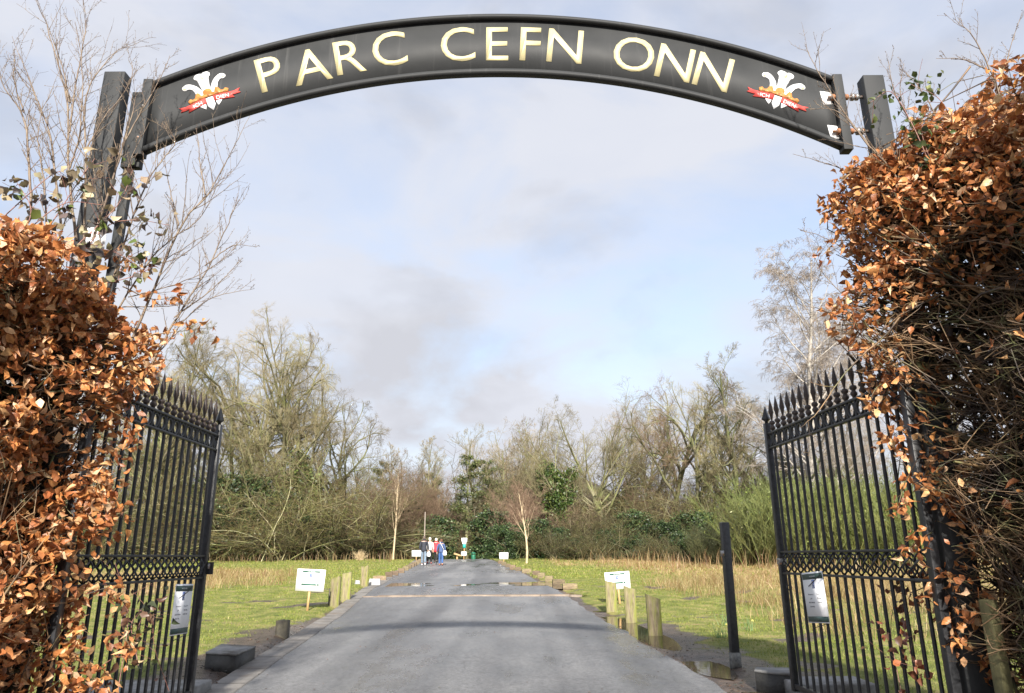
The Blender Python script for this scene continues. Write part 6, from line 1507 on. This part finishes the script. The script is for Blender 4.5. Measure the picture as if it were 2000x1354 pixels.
# ================================================================== PARKED CAR GLIMPSED THROUGH THE BUSHES
def car():
    p = put(1168, 60); root = thing('parked_car', 'pale blue grey car glimpsed through the bushes beyond the dry grass', 'car', p, .35)
    MP = simple('car_paint', (.20, .25, .36), (.24, .29, .40), .25, 2); MG_ = simple('car_glass', (.02, .025, .03), None, .05); MT = simple('tyre_rubber', (.015, .015, .015), None, .8)
    pr = [(-2.1, .32), (-2.12, .62), (-1.95, .82), (-1.2, .90), (-.55, 1.38), (.75, 1.42), (1.5, .98), (2.0, .92), (2.1, .6), (2.08, .32)]
    b = Bag(); V = []; n = len(pr)
    for y, k_ in ((-.85, .96), (-.80, 1.0), (.80, 1.0), (.85, .96)): V += [(x * k_, y if z < 1.0 else y * .84, z if z > .4 else z) for x, z in pr]
    F = [(j * n + i, j * n + (i + 1) % n, (j + 1) * n + (i + 1) % n, (j + 1) * n + i) for j in range(3) for i in range(n)] + [tuple(range(n)), tuple(range(4 * n - 1, 3 * n - 1, -1))]
    b.faces(V, F).obj('body', MP, root, True)
    for sy in (-1, 1):
        b = Bag(); b.faces([(x, sy * (.868 - .13 * (z - .93) / .45), z) for x, z in ((-1.05, .95), (-.5, 1.33), (.68, 1.36), (1.25, .99))], [(0, 1, 2, 3)]); b.obj('side_window', MG_, root, True)
        for x in (-1.3, 1.3):
            b = Bag(); b.tube([(x, sy * .70, .32), (x, sy * .875, .32)], .32, 18); w_ = b.obj('wheel', MT, root, True); b = Bag(); b.tube([(x, sy * .86, .32), (x, sy * .885, .32)], .20, 12); b.obj('rim', M_STEEL, w_, True)
    for x0, x1, nm in ((-1.18, -.58, 'windscreen'), (1.46, .82, 'rear_window')):
        z0, z1 = (.935, 1.36) if x0 < 0 else (1.02, 1.39); off = -.03 if x0 < 0 else .03
        b = Bag(); b.faces([(x0 + off, -.68, z0), (x0 + off, .68, z0), (x1 + off, .60, z1), (x1 + off, -.60, z1)], [(0, 1, 2, 3)]); b.obj(nm, MG_, root, True)
    for sy in (-1, 1):
        b = Bag(); b.box((-2.07, sy * .58, .68), (.08, .32, .14)); b.obj('headlight', M_WHITE, root, True)
car()

# loose leafy sprays that break the hedge outline
def sprays():
    rg = np.random.default_rng(640)
    for side, par, lst in ((-1, 'left', [((255, 660), (330, 650), (412, 640)), ((240, 560), (300, 585), (362, 575)), ((250, 720), (290, 735), (325, 700)), ((190, 500), (245, 505), (290, 540)), ((215, 800), (255, 830), (262, 870)), ((150, 900), (190, 940), (205, 1000)), ((170, 1160), (215, 1150), (245, 1180)), ((200, 1240), (245, 1250), (262, 1285))]),
                           (1, 'right', [((1690, 480), (1640, 470), (1605, 500)), ((1690, 420), (1640, 400), (1612, 410)), ((1700, 600), (1650, 610), (1615, 590)), ((1740, 740), (1710, 760), (1695, 800)), ((1790, 900), (1765, 950), (1750, 1010)), ((1700, 330), (1660, 330), (1640, 350)), ((1820, 1040), (1790, 1060), (1770, 1080)), ((1850, 260), (1830, 230), (1790, 215)), ((1960, 220), (1940, 180), (1930, 150))])):
        root = [o for o in COL.objects if o.name.startswith('beech_hedge') and o['label'].endswith('gateway') and (o.location.x < 0) == (side < 0)][0]
        for ln in lst:
            b = Bag(); lb_ = Bag()
            q = bez([at(u, v, 4.85 + rg.uniform(-.1, .12)) for u, v in ln], 8); b.add(*tubes(q[None], np.linspace(.005, .0015, len(q))[None], 5))
            n = 34; i = rg.integers(3, len(q), n); P = q[i] + rg.normal(0, .035, (n, 3))
            V, L, T_, c = leaves(rg, P, rg.uniform(.038, .07, n), pick(rg, n, BEECH, BW, .18), curl=1.8, droop=.6); lb_.add(V, L, T_, c)
            sp_ = b.obj('spray', M_HEDGEWOOD, root); lb_.obj('spray_leaves', M_LEAF, sp_, smooth=True)
sprays()
# twigs and leaves blown on the drive
rg = np.random.default_rng(77); n = 260; Y = 7.5 + 16 * rg.uniform(0, 1, n) ** 1.3; t = np.where(rg.random(n) < .6, rg.beta(.4, 3, n), rg.uniform(0, 1, n)); t = np.where(rg.random(n) < .5, 1 - t, t)
X = xl(Y) + (xr(Y) - xl(Y)) * t; P = np.stack([X, Y, height(X, Y, True) + .012], 1)
V, L, T_, c = leaves(rg, P, rg.uniform(.015, .04, n), pick(rg, n, [(.20, .10, .05), (.10, .06, .035), (.05, .045, .035), (.30, .28, .22)], None, .3), curl=.5)
V[:, 2] = V[:, 2] * .3 + np.repeat(P[:, 2], 8) * .7
o = link('litter', npmesh('litter', V, L, T_, c), M_LEAF); o['kind'] = 'stuff'; o['label'] = 'scattered dead leaves on the drive'
